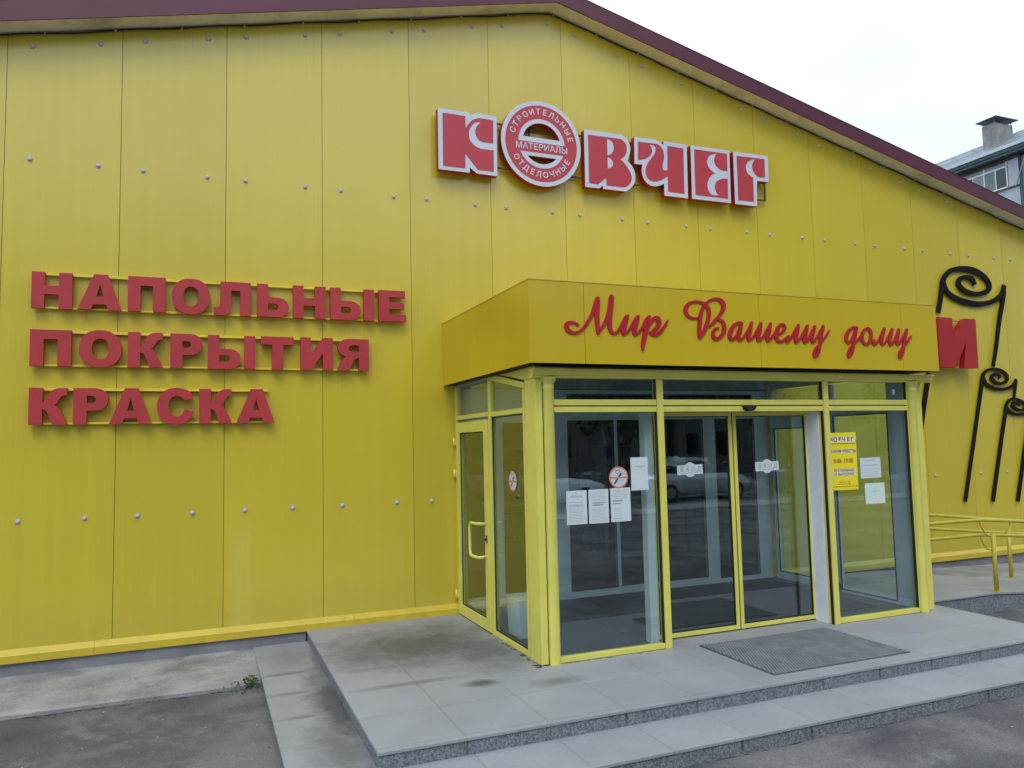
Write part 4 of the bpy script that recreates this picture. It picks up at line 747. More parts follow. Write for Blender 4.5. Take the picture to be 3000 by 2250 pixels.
# big letter at the far right with its own rails
t=thing('letter_sign',(13.1,0,2.91),'large deep red letter И on the wall beside the canopy corner','sign')
m=MB(); m.prism([[(12.69,3.68),(13.005,3.68),(13.005,3.40),(13.285,3.68),(13.52,3.68),(13.515,2.912),(13.20,2.912),(13.275,3.31),(13.02,2.912),(12.69,2.912)]],-.22,-.13)
t.children
m.build('letter',M['redside'],t)
for za,zb in ((3.655,3.675),(2.92,2.94)):
    m=MB(); m.box(12.60,13.40,-.128,-.06,za,zb); m.build('rail',M['trim'],t)
m=MB()
for x in (12.75,13.25): m.box(x-.012,x+.012,-.06,-.0005,3.657,3.673); m.box(x-.012,x+.012,-.06,-.0005,2.922,2.938)
m.build('bracket',M['trim'],t)

# ============================================================ LOGO SIGN
lg=thing('shop_sign',(7.2,0,5.0),'large red and white outlined КОВЧЕГ sign with a round letter О, high under the gable','sign')
LF=-.15
for ch,(outer,reds,holes) in LOGO.items():
    o=smooth_loop(outer)
    m=MB(); m.prism([o],LF+.004,-.062); lt=m.build('letter',M['redside'],lg)
    m=MB(); m.prism([o],LF,LF+.0035); m.build('white_face',M['white'],lt)
    m=MB()
    for r_ in reds: m.prism([smooth_loop(r_)],LF-.003,LF-.0005)
    m.build('red_face',M['redface'],lt)
    if holes:
        m=MB()
        for h_ in holes: m.prism([smooth_loop(h_)],LF-.0055,LF-.0035)
        m.build('white_inset',M['white'],lt)
OX,OZ=6.172,5.568
def chordseg(r,zc,upper,n=30):
    s=max(-1,min(1,(zc-OZ)/r)); a=math.asin(s)
    if upper: return [(OX+r*math.cos(t),OZ+r*math.sin(t)) for t in [a+(math.pi-2*a)*k/n for k in range(n+1)]]
    return [(OX+r*math.cos(t),OZ+r*math.sin(t)) for t in [math.pi-a+(math.pi+2*a)*k/n for k in range(n+1)]]
H1=chordseg(.257,5.636,True); H2=chordseg(.257,5.400,False)
m=MB(); m.prism([circ(OX,OZ,.536,64),H1,H2],LF+.004,-.062); lt=m.build('letter',M['redside'],lg)
m=MB(); m.prism([circ(OX,OZ,.536,64),H1,H2],LF,LF+.0035); m.build('white_face',M['white'],lt)
W1=chordseg(.313,5.575,True); W2=chordseg(.313,5.450,False)
m=MB(); m.prism([circ(OX,OZ,.481,64),W1,W2],LF-.003,LF-.0005); m.build('red_face',M['redface'],lt)
m=MB()
def arc_text(txt,r,a0,a1,size,inward):
    n=len(txt)
    ws=[{'Т':.95,'Г':.9,'Ы':1.2,'Ш':1.25,'Д':1.1,'О':1.1}.get(c,1) for c in txt]; tot=sum(ws); s=0
    for c,wd in zip(txt,ws):
        f=(s+wd/2)/tot; s+=wd; a=a0+(a1-a0)*f
        add_text(m,c,OX+r*math.cos(a),LF-.0045,OZ+r*math.sin(a),size,.018,a-math.pi/2 if not inward else a+math.pi/2)
arc_text('СТРОИТЕЛЬНЫЕ',.397,R(168),R(8),.098,False)
m.build('lettering',M['white'],lt); m=MB()
arc_text('ОТДЕЛОЧНЫЕ',.397,R(204),R(336),.098,True)
m.build('lettering',M['white'],lt); m=MB()
add_text(m,'МАТЕРИАЛЫ',OX+.0,LF-.0045,5.513,.110,.014,0,spacing=1.06,sx=.95)
m.build('lettering',M['white'],lt)
fr=MB()
fr.tube([(4.95,-.05,5.785),(9.66,-.05,5.785)],.016,8); fr.tube([(4.95,-.05,5.235),(9.66,-.05,5.235)],.014,8)
for x in (4.95,6.05,7.5,9.66): fr.tube([(x,-.05,5.235),(x,-.05,5.785)],.013,8)
for x in (5.0,6.4,7.55,9.4):
    for z in (5.785,5.235): fr.tube([(x,-.05,z),(x,-.0005,z)],.01,6)
fr.build('support_frame',M['brown'],lg)

# ============================================================ SCRIPT SIGN ON THE CANOPY
ss=thing('script_sign',(7.3,-2.534,2.65),'red cursive lettering reading Мир Вашему дому across the canopy front','sign')
for wd,sts in SCRIPT.items():
    m=MB()
    for i,s in enumerate(sts): ribbon(m,s,-2.545-.0007*(i%4)-.0002*i,-2.5345)
    m.build('script_word',M['redscript'],ss)

# ============================================================ BLACK SCROLL ORNAMENTS
labs={'big':'largest black scroll ornament on the wall, curled above the red letter И','medium':'middle-sized black scroll ornament just right of the letter И','small':'small black scroll ornament cut by the right edge of the photo'}
for k_,sts in SWIRL.items():
    xs_=[p[0] for s in sts for p in s]; zs=[p[1] for s in sts for p in s]
    t=thing('scroll_ornament',(sum(xs_)/len(xs_),0,min(zs)),labs[k_],'ornament','black scroll ornaments on the wall')
    for i,s in enumerate(sts):
        s=[(x_,z_,w_*.86) for x_,z_,w_ in s]; m=MB(); ribbon(m,s,-.040-.0012*i,-.022,round_ends=False); m.build('flat_bar',M['black'],t)
    m=MB()
    for s in sts:
        x,z,_=s[len(s)//2]; m.box(x-.008,x+.008,-.023,-.0005,z-.008,z+.008)
    m.build('spacer',M['black'],t)
# far-right fourth scroll: mostly outside the frame, its left stem just shows
off=(.60,0)
base=SWIRL['small']; t=thing('scroll_ornament',(14.9,0,.8),'thin slanting stem of a black scroll at the very right edge of the wall','ornament','black scroll ornaments on the wall')
for i,s in enumerate(base):
    z0=.80; sc=.9
    m=MB(); ribbon(m,[(14.46+(x-13.883)*sc,z0+(z-.826)*sc,w_*.85) for x,z,w_ in s],-.040-.0012*i,-.022,round_ends=False); m.build('flat_bar',M['black'],t)

# ============================================================ NOTICES ON THE GLASS
YG=YF+.0275   # just in front of the pane's outer face
def sheet(name,x0,x1,z0,z1,lines,label,cat,group=None,m='paper',tilt=0.0,y=YG,torn=False,heads=()):
    t=thing(name,((x0+x1)/2,y,z0),label,cat,group)
    cx,cz=(x0+x1)/2,(z0+z1)/2; ca,sa=math.cos(tilt),math.sin(tilt)
    rt=lambda a,b:(cx+(a-cx)*ca-(b-cz)*sa, cz+(a-cx)*sa+(b-cz)*ca)
    q=MB(); nx_,nz_=6,8; vs=[]
    loop=[rt(x0,z0)]
    if torn:
        k=4
        for i in range(k):
            a=x0+(x1-x0)*(i+.5)/k; loop+=[rt(a-.006,z0),rt(a-.006,z0+.008),rt(a+.006,z0+.008),rt(a+.006,z0)]
    loop+=[rt(x1,z0),rt(x1,z1),rt(x0,z1)]
    q.prism([loop],y-.0012,y-.0002); q.build('sheet',M[m],t)
    l_=MB()
    for (fx0,fx1,fz,h_) in lines:
        a0,a1=x0+(x1-x0)*fx0,x0+(x1-x0)*fx1; zz=z1-(z1-z0)*fz
        l_.prism([[rt(a0,zz-h_/2),rt(a1,zz-h_/2),rt(a1,zz+h_/2),rt(a0,zz+h_/2)]],y-.0019,y-.0014)
    l_.build('printed_lines',M['ink'],t)
    return t
def para(f0,f1,n,a=.12,b=.9): 
    return [(a+random.uniform(0,.02),b-random.uniform(0,.12),f0+(f1-f0)*i/max(1,n-1),.0022) for i in range(n)]
sheet('paper_notice',5.328,5.532,1.172,1.470,[(.45,.52,.07,.010),(.2,.78,.16,.004),(.18,.8,.19,.004),(.35,.6,.26,.002),(.15,.8,.35,.004)]+para(.42,.48,4)+para(.55,.92,9),'white A4 sheet on the left pane, leftmost of the lower row of three','notice','white sheets on the left pane')
sheet('paper_notice',5.550,5.752,1.170,1.472,para(.08,.34,7)+[(.18,.8,.40,.010),(.18,.75,.46,.012)]+para(.55,.92,10),'white A4 sheet on the left pane, middle of the lower row of three','notice','white sheets on the left pane')
sheet('paper_notice',5.774,5.981,1.172,1.476,para(.06,.3,6)+[(.1,.6,.38,.012),(.1,.5,.46,.010),(.14,.45,.62,.004)]+para(.68,.9,4,.1,.6),'white A4 sheet on the left pane, rightmost of the lower row of three','notice','white sheets on the left pane',tilt=.005)
sheet('paper_notice',5.995,6.178,1.446,1.748,[(.25,.88,.27,.005),(.45,.65,.31,.003)],'blank-looking white sheet on the left pane, above and right of the round sticker','notice','white sheets on the left pane')
sheet('paper_notice',8.788,9.075,1.452,1.668,[(.2,.75,.14,.005),(.15,.85,.37,.006)]+para(.55,.9,3),'bluish white sheet on the right pane, upper one beside the yellow poster','notice','sheets on the right pane',tilt=.01)
sheet('paper_notice',8.835,9.112,1.180,1.398,[(.3,.75,.4,.005),(.42,.6,.55,.003)],'greenish tear-off sheet on the right pane, lower one beside the yellow poster','notice','sheets on the right pane',m='green_paper',torn=True)
t=MB(); t.box(9.312,9.342,YG-.001,YG,2.344,2.400); tag(t.build('paper_tag',M['paper'],loc=(9.327,YG,2.344)),'tiny white tag on the small pane above the yellow poster','tag')
# no smoking stickers
def nosmoke(cx,cy,cz,r,axis,lab):
    t=thing('warning_sticker',(cx,cy,cz-r),lab,'sticker','round no smoking stickers')
    def tr(mb):  # local a = right, b = up, c = toward the viewer
        mb.v=[((cx+a,cy+y,cz+z) if axis=='y' else (cx+y,cy-a,cz+z)) for a,y,z in mb.v]; return mb
    q=MB(); q.prism([circ(0,0,r,40)],-.0010,-.0002); tr(q).build('backing',M['white'],t)
    q=MB(); q.prism([circ(0,0,r,40),circ(0,0,r*.86,40)],-.0016,-.0011); q.prism([rect(-r*.865,r*.865,-r*.09,r*.06)],-.0022,-.0017); tr(q).build('ring',M['orange'],t)
    q=MB(); a=R(52); c_,s2=math.cos(a),math.sin(a)
    def seg(u0,u1,hw): 
        o=[]
        for u,v in ((u0,-hw),(u1,-hw),(u1,hw),(u0,hw)): o.append((r*(u*c_-v*s2-.05),r*(u*s2+v*c_-.05)))
        return o
    q.prism([seg(-.68,.52,.09)],-.0016,-.0011)
    for d_ in (.0,.14): q.prism([[(r*(.36+d_),r*.26),(r*(.40+d_),r*.24),(r*(.30+d_),r*.46),(r*(.26+d_),r*.48)]],-.0016,-.0011)
    sm=crom([(-.30+.28,.62,0),(-.26+.02,.66,0),(-.30,.50,0),(-.22,.38,0),(-.08,.34,0),(.05,.28,0),(.14,.36,0),(.22,.46,0),(.12,.56,0),(.08,.68,0),(-.04,.72,0),(-.14,.68,0)],4)
    for (x0,z0,_),(x1,z1,_) in zip(sm,sm[1:]):
        dx,dz=x1-x0,z1-z0; ln=math.hypot(dx,dz) or 1; nx_,nz_=-dz/ln*.022,dx/ln*.022
        q.prism([[(r*(x0+nx_),r*(z0+nz_)),(r*(x1+nx_),r*(z1+nz_)),(r*(x1-nx_),r*(z1-nz_)),(r*(x0-nx_),r*(z0-nz_))]],-.0016,-.0011)
    tr(q).build('pictogram',M['inkdark'],t)
nosmoke(5.865,YG,1.571,.099,'y','round orange-ringed no smoking sticker on the front left pane above the papers')
nosmoke(sx+.026,-1.67,1.545,.099,'x','round orange-ringed no smoking sticker on the side pane next to the side door')
# entrance stickers on doors
def vhod(cx,cz,y,lab,mp_='paper',tilt=.02):
    t=thing('door_sticker',(cx,y,cz-.07),lab,'sticker','ВХОД stickers on the doors')
    loop=[(-.15,-.047),(-.052,-.047)]+[(.072*math.cos(a),.072*math.sin(a)) for a in [math.pi+.72+(math.pi-1.44)*k/10 for k in range(11)]]+[(.052,-.047),(.15,-.047),(.15,.047),(.052,.047)]+[(.072*math.cos(a),.072*math.sin(a)) for a in [.72+(math.pi-1.44)*k/10 for k in range(11)]]+[(-.052,.047),(-.15,.047)]
    ca,sa=math.cos(tilt),math.sin(tilt)
    loop=[(cx+a*ca-b*sa,cz+a*sa+b*ca) for a,b in loop]
    q=MB(); q.prism([loop],y-.0012,y-.0002); q.build('backing',M[mp_],t)
    q=MB()
    for i,c_ in enumerate('ВХОД'): add_text(q,c_,cx-.10+.067*i,y-.0018,cz+.003,.062,.0,tilt,shear=.25)
    q.prism([[(cx-.10,cz-.034),(cx+.09,cz-.032),(cx+.09,cz-.030),(cx-.10,cz-.032)]],y-.0019,y-.0013)
    q.build('lettering',M['ink'],t)
vhod(6.805,1.605,YD+.0175,'white ВХОД sticker on the glass of the left sliding door')
vhod(7.755,1.610,YD+.0175,'white ВХОД sticker on the glass of the right sliding door')
vhod(8.09,1.62,.0745,'dim ВХОД sticker further in, on the dark inner door glass','green_paper',0)
# opening hours poster
ps=thing('hours_poster',(8.55,YG,1.34),'yellow opening hours poster reading 9.00-19.00 on the right pane','poster')
q=MB(); q.prism([[(8.353,1.342),(8.744,1.342),(8.748,1.941),(8.355,1.938)]],YG-.0014,YG-.0002); q.build('backing',M['poster'],ps)
q=MB()
pc=8.551
q.prism([rect(8.385,8.725,1.842,1.895)],YG-.0019,YG-.0015); q.prism([circ(8.462,1.868,.031,20)],YG-.00185,YG-.00155)
q.prism([rect(8.375,8.73,1.728,1.760)],YG-.0019,YG-.0015); q.prism([rect(8.415,8.715,1.528,1.560)],YG-.0019,YG-.0015); q.prism([rect(8.43,8.705,1.487,1.521)],YG-.0019,YG-.0015)
q.build('white_patch',M['posterwhite'],ps)
q=MB()
for ch,x in zip('К_ВЧЕГ',(8.412,0,8.525,8.575,8.640,8.690)):
    if ch=='_': continue
    add_text(q,ch,x,YG-.0026,1.868,.052,.035,0,sx=1.15)
q.prism([circ(8.462,1.868,.026,20),circ(8.462,1.868,.016,20)],YG-.0026,YG-.002)
add_text(q,'РЕЖИМ РАБОТЫ',pc,YG-.0026,1.744,.0455,.014,0,spacing=1.05,sx=.93)
add_text(q,'БЕЗ ПЕРЕРЫВА',pc+.012,YG-.0026,1.544,.0385,.012,0,spacing=1.05,sx=.93)
add_text(q,'И ВЫХОДНЫХ',pc+.015,YG-.0026,1.504,.0385,.012,0,spacing=1.05,sx=.93)
q.build('lettering',M['maroon'],ps)
q=MB(); add_text(q,'9.00- 19.00',pc+.005,YG-.0026,1.643,.062,.022,0,spacing=1.0,sx=.95)
add_text(q,'СТРОИТЕЛЬНЫЕ ОТДЕЛОЧНЫЕ МАТЕРИАЛЫ',pc,YG-.0026,1.822,.0155,0,0)
for i,(w_,z) in enumerate(((.15,1.425),(.19,1.402),(.34,1.378))):
    x=pc+.01-w_/2
    while x<pc+.01+w_/2-.01:
        l2=random.uniform(.014,.05); q.prism([rect(x,min(x+l2,pc+.01+w_/2),z-.0035,z+.0035)],YG-.0026,YG-.0016); x+=l2+.010
q.build('small_print',M['posterred'],ps)

# ============================================================ WEED AND SOIL
wd=thing('weed',(2.74,-1.18,-.2),'small dark green weed growing in the corner between apron and steps','plant')
m=MB()
for i in range(150):
    a=random.uniform(0,2*math.pi); r_=abs(random.gauss(0,.055)); h=random.uniform(.0,.12)*(1-r_*5)+.01
    cx,cy,cz=2.745+r_*math.cos(a)*1.7,-1.17+r_*math.sin(a)*1.4,-.2+h; s=random.uniform(.010,.022)
    u=Vector((random.uniform(-1,1),random.uniform(-1,1),random.uniform(-.2,.8))).normalized(); v_=u.cross(Vector((random.uniform(-1,1),random.uniform(-1,1),1))).normalized()
    c0=Vector((cx,cy,cz)); m.add([c0-u*s,c0+v_*s*.45,c0+u*s,c0-v_*s*.45],[(0,1,2,3)])
m.build('leaves',M['foil'],wd)
m=MB()
for i in range(9):
    a=random.uniform(0,6.28); m.tube([(2.745,-1.16,-.21),(2.745+.03*math.cos(a),-1.16+.03*math.sin(a),-.15),(2.745+.06*math.cos(a),-1.16+.06*math.sin(a),-.11)],.002,4)
m.build('stems',M['foil'],wd)
m=MB()
def blob(cx,cy,cz,rx,ry,h,n=11):
    vs=[(cx,cy,cz+h)]
    for k in range(n):
        a=2*math.pi*k/n; r_=random.uniform(.6,1.15); vs.append((cx+rx*r_*math.cos(a),cy+ry*r_*math.sin(a),cz+.0008))
    m.add(vs,[(0,1+k,1+(k+1)%n) for k in range(n)])
for i in range(26):
    blob(5.045+random.uniform(-.05,.08),-2.27+random.uniform(-.09,.07)-.3*0,.0,random.uniform(.012,.05),random.uniform(.006,.022),random.uniform(.002,.008))
for i in range(16): blob(5.03+random.uniform(-.02,.01),random.uniform(-2.2,-1.4),.0,random.uniform(.005,.012),random.uniform(.01,.05),.003)
for i in range(12): blob(random.uniform(5.2,6.3),-2.345+random.uniform(-.01,.01),.0,random.uniform(.01,.05),random.uniform(.003,.008),.002)
m.build('dirt_heap',M['dirt'],kind='stuff')['label']='thin line of dark dirt gathered at the foot of the porch corner'
m=MB()
for i in range(150):
    x=random.uniform(-3,2.68); blob(x,-1.14-abs(random.gauss(0,.02)),gh(x,-1.15)-.002,random.uniform(.01,.07),random.uniform(.004,.016),random.uniform(.002,.010))
for i in range(60):
    x=random.uniform(3,10.4); blob(x,SY_-.006-abs(random.gauss(0,.006)),gh(x,-4.06)-.001,random.uniform(.02,.12),random.uniform(.003,.010),random.uniform(.002,.005))
m.build('soil_line',M['dirt'],kind='stuff')['label']='thin dark soil line gathered at the foot of the apron and lower step'

# ============================================================ APARTMENT BLOCK BEHIND THE STORE
ab=thing('apartment_block',(40,22,-.4),'grey apartment block with glazed balconies and a pale metal roof behind the store','building')
FX=36.0
m=MB(); m.box(FX+.3,50,9,46,-.4,14.2); m.build('wall',M['bpanel'],ab)
m=MB(); m.box(FX,FX+.3,9,13.66,-.4,14.2); m.box(FX+.02,FX+.3,17.6,46,-.4,14.2); m.box(FX,FX+.3,13.66,17.6,-.4,12.86); m.build('facade_panel',M['bpanel'],ab)
# roof: eave at 14.65, slope rising away
m=MB(); m.add([(FX-.55,8.5,14.62),(FX-.55,46.5,14.62),(FX+3.6,46.5,16.75),(FX+3.6,8.5,16.75),(FX-.55,8.5,14.52),(FX-.55,46.5,14.52),(FX+3.6,46.5,16.65),(FX+3.6,8.5,16.65)],[(0,3,2,1),(4,5,6,7),(0,1,5,4),(2,3,7,6),(1,2,6,5),(3,0,4,7)])
m.add([(FX+3.6,8.5,16.75),(FX+3.6,46.5,16.75),(51,46.5,14.6),(51,8.5,14.6)],[(0,1,2,3)])
y=9
while y<46: m.add([(FX-.5,y-.015,14.68),(FX-.5,y+.015,14.68),(FX+3.55,y+.015,16.76),(FX+3.55,y-.015,16.76)],[(0,1,2,3)]); y+=.62
rf2=m.build('roof',M['metalroof'],ab)
m=MB(); m.box(FX-.62,FX-.53,8.5,46.5,14.54,14.68); m.build('gutter',M['gutter'],ab)
m=MB(); m.box(FX-.50,FX+.3,8.6,46.4,14.28,14.50); m.box(FX-.56,FX-.51,8.5,46.5,14.40,14.535); m.build('eave_board',M['darkgreen'],ab)
m=MB(); m.box(FX-.08,FX+.3,13.72,17.6,14.15,14.28); m.build('loggia_lintel',M['brownwall'],ab)
# snow guard
m=MB()
gx,gz_=FX+.8,15.28
for dz in (.12,.30): m.tube([(gx-.0,8.6,gz_+dz),(gx-.0,46,gz_+dz)],.012,5)
y=9.1
while y<40: 
    m.tube([(gx,y,gz_-.05),(gx+.02,y,gz_+.34)],.010,5); m.tube([(gx+.02,y,gz_+.34),(gx+.55,y,gz_+.14)],.010,5); y+=1.05
m.build('snow_guard',M['steel'],ab)
# chimney standing on the roof
CHX,CHY=37.5,15.73
m=MB(); m.box(CHX,CHX+1.25,CHY,CHY+.66,14.9,16.80); chm=m.build('chimney',M['chimney'],rf2)
m=MB()
for a,b in ((CHX+.02,CHY+.03),(CHX+1.2,CHY+.03),(CHX+.02,CHY+.60),(CHX+1.2,CHY+.60),(CHX+.6,CHY+.03)): m.box(a,a+.03,b,b+.03,16.80,17.05)
ov=.22
m.add([(CHX-ov,CHY-ov,17.02),(CHX+1.25+ov,CHY-ov,17.02),(CHX+1.25+ov,CHY+.66+ov,17.02),(CHX-ov,CHY+.66+ov,17.02),(CHX+.45,CHY+.33,17.30),(CHX+.8,CHY+.33,17.30)],[(0,1,5,4),(1,2,5),(2,3,4,5),(3,0,4),(3,2,1,0)])
m.build('chimney_cap',M['cap'],chm)
# loggia glazing
def window(x,y0,y1,z0,z1,cols,name='balcony_window'):
    f=MB(); f.box(x-.03,x+.03,y0,y0+.05,z0,z1); f.box(x-.03,x+.03,y1-.05,y1,z0,z1); f.box(x-.03,x+.03,y0,y1,z0-.04,z0+.02); f.box(x-.03,x+.03,y0,y1,z1-.02,z1+.02)
    for i in range(1,len(cols)):
        yy=y0+(y1-y0)*i/len(cols); f.box(x-.029,x+.03,yy-.025,yy+.025,z0,z1)
    o=f.build(name,M['wframe'],ab)
    for i,c_ in enumerate(cols):
        a0=y0+(y1-y0)*i/len(cols)+.03; a1=y0+(y1-y0)*(i+1)/len(cols)-.03
        g_=MB(); g_.box(x-.012,x+.002,a0,a1,z0+.02,z1-.02); g_.build('pane',M[c_],o)
    return o
window(FX-.04,14.26,17.55,12.98,13.90,['pane','curtain','panegrey','pane','panegrey','pane'])
window(FX-.02,14.26,17.55,13.94,14.22,['panegrey','panegrey','panegrey'],'top_light')
m=MB()
for i in range(16): z=12.92+i*.082; m.box(FX-.05-.006*(0),FX,13.74,14.22,z+.004,z+.080)
m.build('siding',M['siding'],ab)
m=MB(); m.box(FX-.06,FX,13.74,17.6,11.9,12.86); m.build('balcony_front',M['siding'],ab)
m=MB(); m.box(FX-.16,FX,13.70,17.62,12.862,12.915); m.build('sill',M['brownwall'],ab)
m=MB(); m.tube([(FX-.12,13.62,14.5),(FX-.12,13.62,-.3)],.06,10); m.build('drain_pipe',M['darkgreen'],ab)
for fl_ in range(1,5):
    for y in (10.2,12.0,19,22,25,28,31,34,37,40,43):
        z0=.9+fl_*2.85-.1
        window(FX-.005,y,y+1.3,z0,z0+1.4,['pane','panegrey'],'window')
# sagging wire
m=MB(); pts=[(FX-.3,13.75,12.8),(FX-1.2,12.8,13.35),(FX-2.5,11.5,13.9),(FX-4,10,14.4)]; m.tube(crom(pts,5),.025,5); m.build('service_wire',M['gutter'],ab)

# ============================================================ ACROSS THE STREET (seen only as reflections in the glazing; the tower is an added sky blocker)
def add_loft(m,secs,mi=0,smooth=True):
    n=len(secs[0]); vs=[p for s in secs for p in s]
    m.add(vs,[(i*n+k,i*n+(k+1)%n,(i+1)*n+(k+1)%n,(i+1)*n+k) for i in range(len(secs)-1) for k in range(n)]+[tuple(range(n))[::-1],tuple((len(secs)-1)*n+k for k in range(n))],mi,smooth)
def make_car(paint,loc,label):
    t=thing('parked_car',loc,label,'car','cars parked across the lot'); ox,oy,oz=loc
    def sec(x,w,z0,z1): # rounded cross-section
        return [(ox+x,oy-w+.08,oz+z0),(ox+x,oy-w,oz+z0+.15),(ox+x,oy-w,oz+z1-.18),(ox+x,oy-w+.12,oz+z1),(ox+x,oy+w-.12,oz+z1),(ox+x,oy+w,oz+z1-.18),(ox+x,oy+w,oz+z0+.15),(ox+x,oy+w-.08,oz+z0)]
    m=MB(); add_loft(m,[sec(-2.25,.70,.35,.75),sec(-2.1,.84,.22,.92),(sec(-1.5,.88,.2,1.0)),sec(-.5,.89,.2,.98),sec(.9,.89,.2,.95),sec(1.7,.86,.2,.86),sec(2.15,.80,.25,.74),sec(2.28,.66,.35,.62)]); body=m.build('body',M[paint],t)
    m=MB(); add_loft(m,[sec(-1.75,.72,.90,1.02),sec(-1.0,.68,.90,1.40),sec(-.1,.67,.90,1.46),sec(.5,.68,.90,1.36),sec(1.25,.74,.88,.98)]); m.build('cabin_glass',M['carglass'],t)
    m=MB(); add_loft(m,[sec(-1.0,.60,1.37,1.43),sec(-.1,.60,1.38,1.485),sec(.45,.60,1.34,1.39)]); m.build('roof',M[paint],t)
    for x in (-1.4,1.42):
        for s in (-1,1):
            m=MB(); m.tube([(ox+x,oy+s*.72,oz+.32),(ox+x,oy+s*.90,oz+.32)],.32,20); wh=m.build('wheel',M['tyre'],t)
            m=MB(); m.tube([(ox+x,oy+s*.88,oz+.32),(ox+x,oy+s*.915,oz+.32)],.19,14); m.build('rim',M['steel'],wh)
    for s in (-1,1):
        m=MB(); m.box(ox+2.06,ox+2.24,oy+s*.52-.14,oy+s*.52+.14,oz+.58,oz+.70); m.build('headlight',M['lamp'],t)
        m=MB(); m.box(ox-2.24,ox-2.10,oy+s*.62-.14,oy+s*.62+.14,oz+.68,oz+.84); m.build('tail_light',M['redside'],t)
    return t
make_car('carsilver',(18.6,-19.0,-.23),'silver sedan seen mirrored in the sliding doors')
make_car('carwhite',(12.6,-19.6,-.23),'white sedan seen mirrored in the left pane above the papers')
make_car('carblue',(25.0,-19.2,-.23),'dark blue sedan mirrored at the right, beyond the silver one')
# trees
def tree_mesh(seed,h,rad):
    rnd=random.Random(seed); tr=MB()
    tr.tube([(0,0,-.1),(.05,0,h*.25),(.0,.08,h*.5),(.05,.05,h*.8)],[.22,.17,.12,.04],8)
    cl=[]
    for i in range(11):
        a=rnd.uniform(0,6.28); z=h*rnd.uniform(.35,.85); rr=rad*(1.05-abs(z/h-.55)*1.3)*rnd.uniform(.45,.9)
        e=(rr*math.cos(a),rr*math.sin(a),z+rnd.uniform(.2,.9)); tr.tube([(0,0,z-.9),(e[0]*.5,e[1]*.5,z-.2),e],[.07,.045,.02],5); cl.append((e,rnd.uniform(.8,1.3)))
    cl.append(((0,0,h*.9),1.1)); cl.append(((.2,.1,h*.75),1.3))
    cr_=MB()
    for (cx,cy,cz),r_ in cl:
        for k in range(190):
            d_=Vector((rnd.gauss(0,1),rnd.gauss(0,1),rnd.gauss(0,.8))).normalized()*r_*rnd.uniform(.35,1.05); c0=Vector((cx,cy,cz))+d_
            u=Vector((rnd.uniform(-1,1),rnd.uniform(-1,1),rnd.uniform(-1,1))).normalized(); v_=u.cross(Vector((rnd.uniform(-1,1),rnd.uniform(-1,1),1))).normalized(); s=rnd.uniform(.10,.22)
            cr_.add([c0-u*s,c0+v_*s*.6,c0+u*s,c0-v_*s*.6],[(0,1,2,3)])
    return tr,cr_
protos=[]
for sd_,h,rd in ((1,8.5,2.6),(2,7.0,2.3)):
    tr,cr_=tree_mesh(sd_,h,rd); t=thing('street_tree',(0,0,-.23),'','tree','trees across the lot'); 
    tr.v=[(a,b,c_-.23) for a,b,c_ in tr.v]; cr_.v=[(a,b,c_-.23) for a,b,c_ in cr_.v]
    tr.build('trunk',M['bark'],t); cr_.build('crown',M['leafdark'],t); protos.append(t)
spots=[(0,5,-27,0),(1,10.5,-29,1),(0,15.5,-27,2),(1,20.5,-28,.5),(0,26,-27.5,3.5),(1,31.5,-29,2.2),(0,37,-27,1.2),(1,-4,-28,.9),(0,13,-31.5,4.2),(1,23.5,-32,5.1),(0,8,-33,.4),(0,29,-32,2.9)]
ords=['nearest the white car','second from the left','behind the white and silver cars','behind the silver car','behind the blue car','just right of the blue car','furthest right','furthest left','third in the back row','second in the back row from right','leftmost in back row','rightmost in back row']
used=set()
for i,(pi_,x,y,rz_) in enumerate(spots):
    p_=protos[pi_]
    if pi_ not in used: used.add(pi_); o=p_
    else:
        o=p_.copy(); C.objects.link(o)
        for ch in p_.children: c2=ch.copy(); C.objects.link(c2); c2.parent=o
    o.location=(x,y,-.23); o.rotation_euler=(0,0,rz_); o['label']='dark leafy tree across the lot, '+ords[i]
g=MB()
g.box(-60,90,-16.6,-15.2,-.40,-.17); g.build('pavement_island',M['concrete'],kind='structure')
g=MB(); g.box(-60,90,-25.5,-22.6,-.40,-.10); g.build('pavement_far',M['concrete'],kind='structure')
tb=thing('added_sky_blocker',(52,-34,-.3),'added grey tower out of view, dulling the sky sheen on the right wall','building')  # unseen tower, added to cut the sky reflected in the right wall
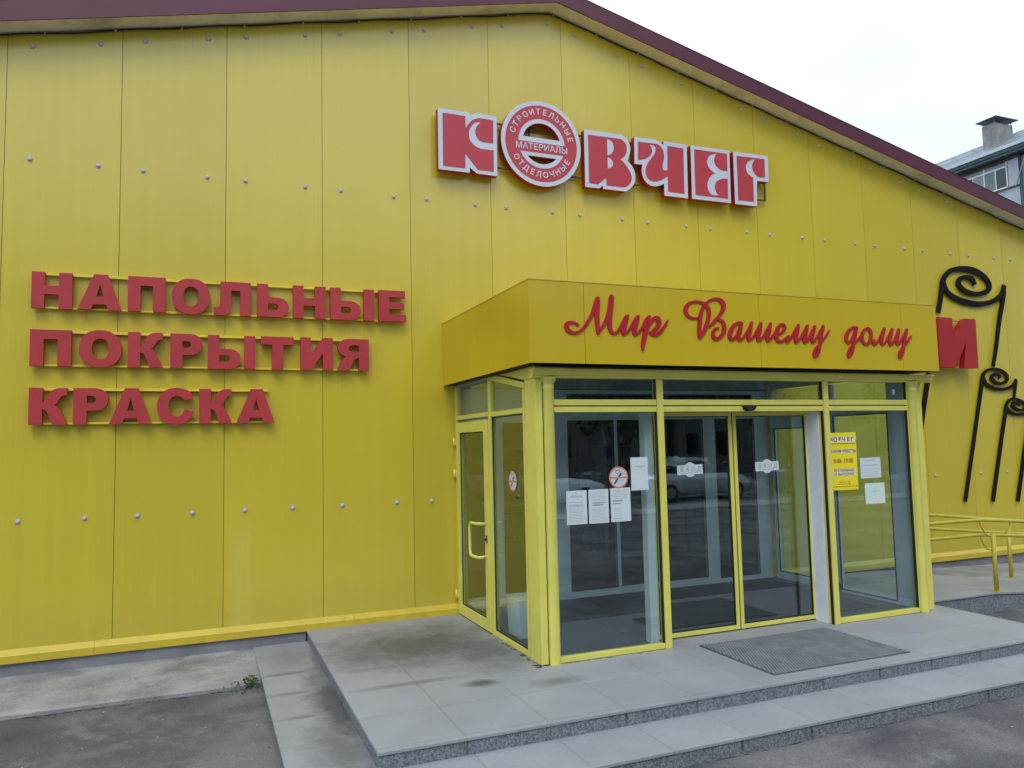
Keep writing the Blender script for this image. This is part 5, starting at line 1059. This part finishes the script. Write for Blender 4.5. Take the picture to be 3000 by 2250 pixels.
m=MB(); m.box(34,74,-46,-34,-.3,33); m.build('wall',M['streetwall'],tb)
m=MB(); m.box(33.6,74.4,-46.4,-33.6,33,33.5); m.build('roof',M['darkgreen'],tb)
bb=thing('street_block',(5,-46,-.3),'long pale five-storey block across the street, mirrored behind the trees','building')
m=MB(); m.box(-22,33,-54,-42,-.3,14.5); m.build('wall',M['streetwall'],bb)
m=MB(); m.box(-22.4,33.3,-54.4,-41.6,14.5,14.9); m.build('roof',M['darkgreen'],bb)
pm=MB(); pm.box(-.75,.75,0,.08,0,1.5); px=None
for fl_ in range(5):
    for x in range(-20,32,4):
        if px is None: o=pm.build('window',M['pane'],loc=(0,0,0)); px=o
        else: o=px.copy(); C.objects.link(o)
        o.parent=bb; o.location=Vector((x+.3,-42.0,.9+fl_*2.8))-Vector(bb.location)

for fl_ in range(11):
    for x in range(36,73,4):
        o=px.copy(); C.objects.link(o); o.parent=tb; o.location=Vector((x+.3,-34.0,.9+fl_*2.9))-Vector(tb.location)
    for y in (-44,-40.5,-37):
        o=px.copy(); C.objects.link(o); o.parent=tb; o.rotation_euler=(0,0,R(-90)); o.location=Vector((34.0,y,.9+fl_*2.9))-Vector(tb.location)

# loose grit and a few dry leaf scraps on the asphalt
m=MB()
for i in range(700):
    x=random.uniform(-1.5,2.8) if i%2 else random.uniform(3.5,11); y=random.uniform(-5.2,-1.25) if i%2 else random.uniform(-6.2,-4.10)
    if i%2 and x>2.84: continue
    s=random.uniform(.002,.0065) if random.random()<.9 else random.uniform(.007,.013); z=gh(x,y)+s*.4; a=random.uniform(0,3.1); c_,s2=math.cos(a)*s,math.sin(a)*s*.7
    m.add([(x+c_,y+s2,z),(x-s2,y+c_,z),(x-c_,y-s2,z),(x+s2,y-c_,z),(x,y,z+s*.7),(x,y,z-s*.6)],[(0,1,4),(1,2,4),(2,3,4),(3,0,4),(1,0,5),(2,1,5),(3,2,5),(0,3,5)])
g_=m.build('grit',M['grit'],kind='stuff'); g_['label']='loose pale grit scattered over the asphalt'
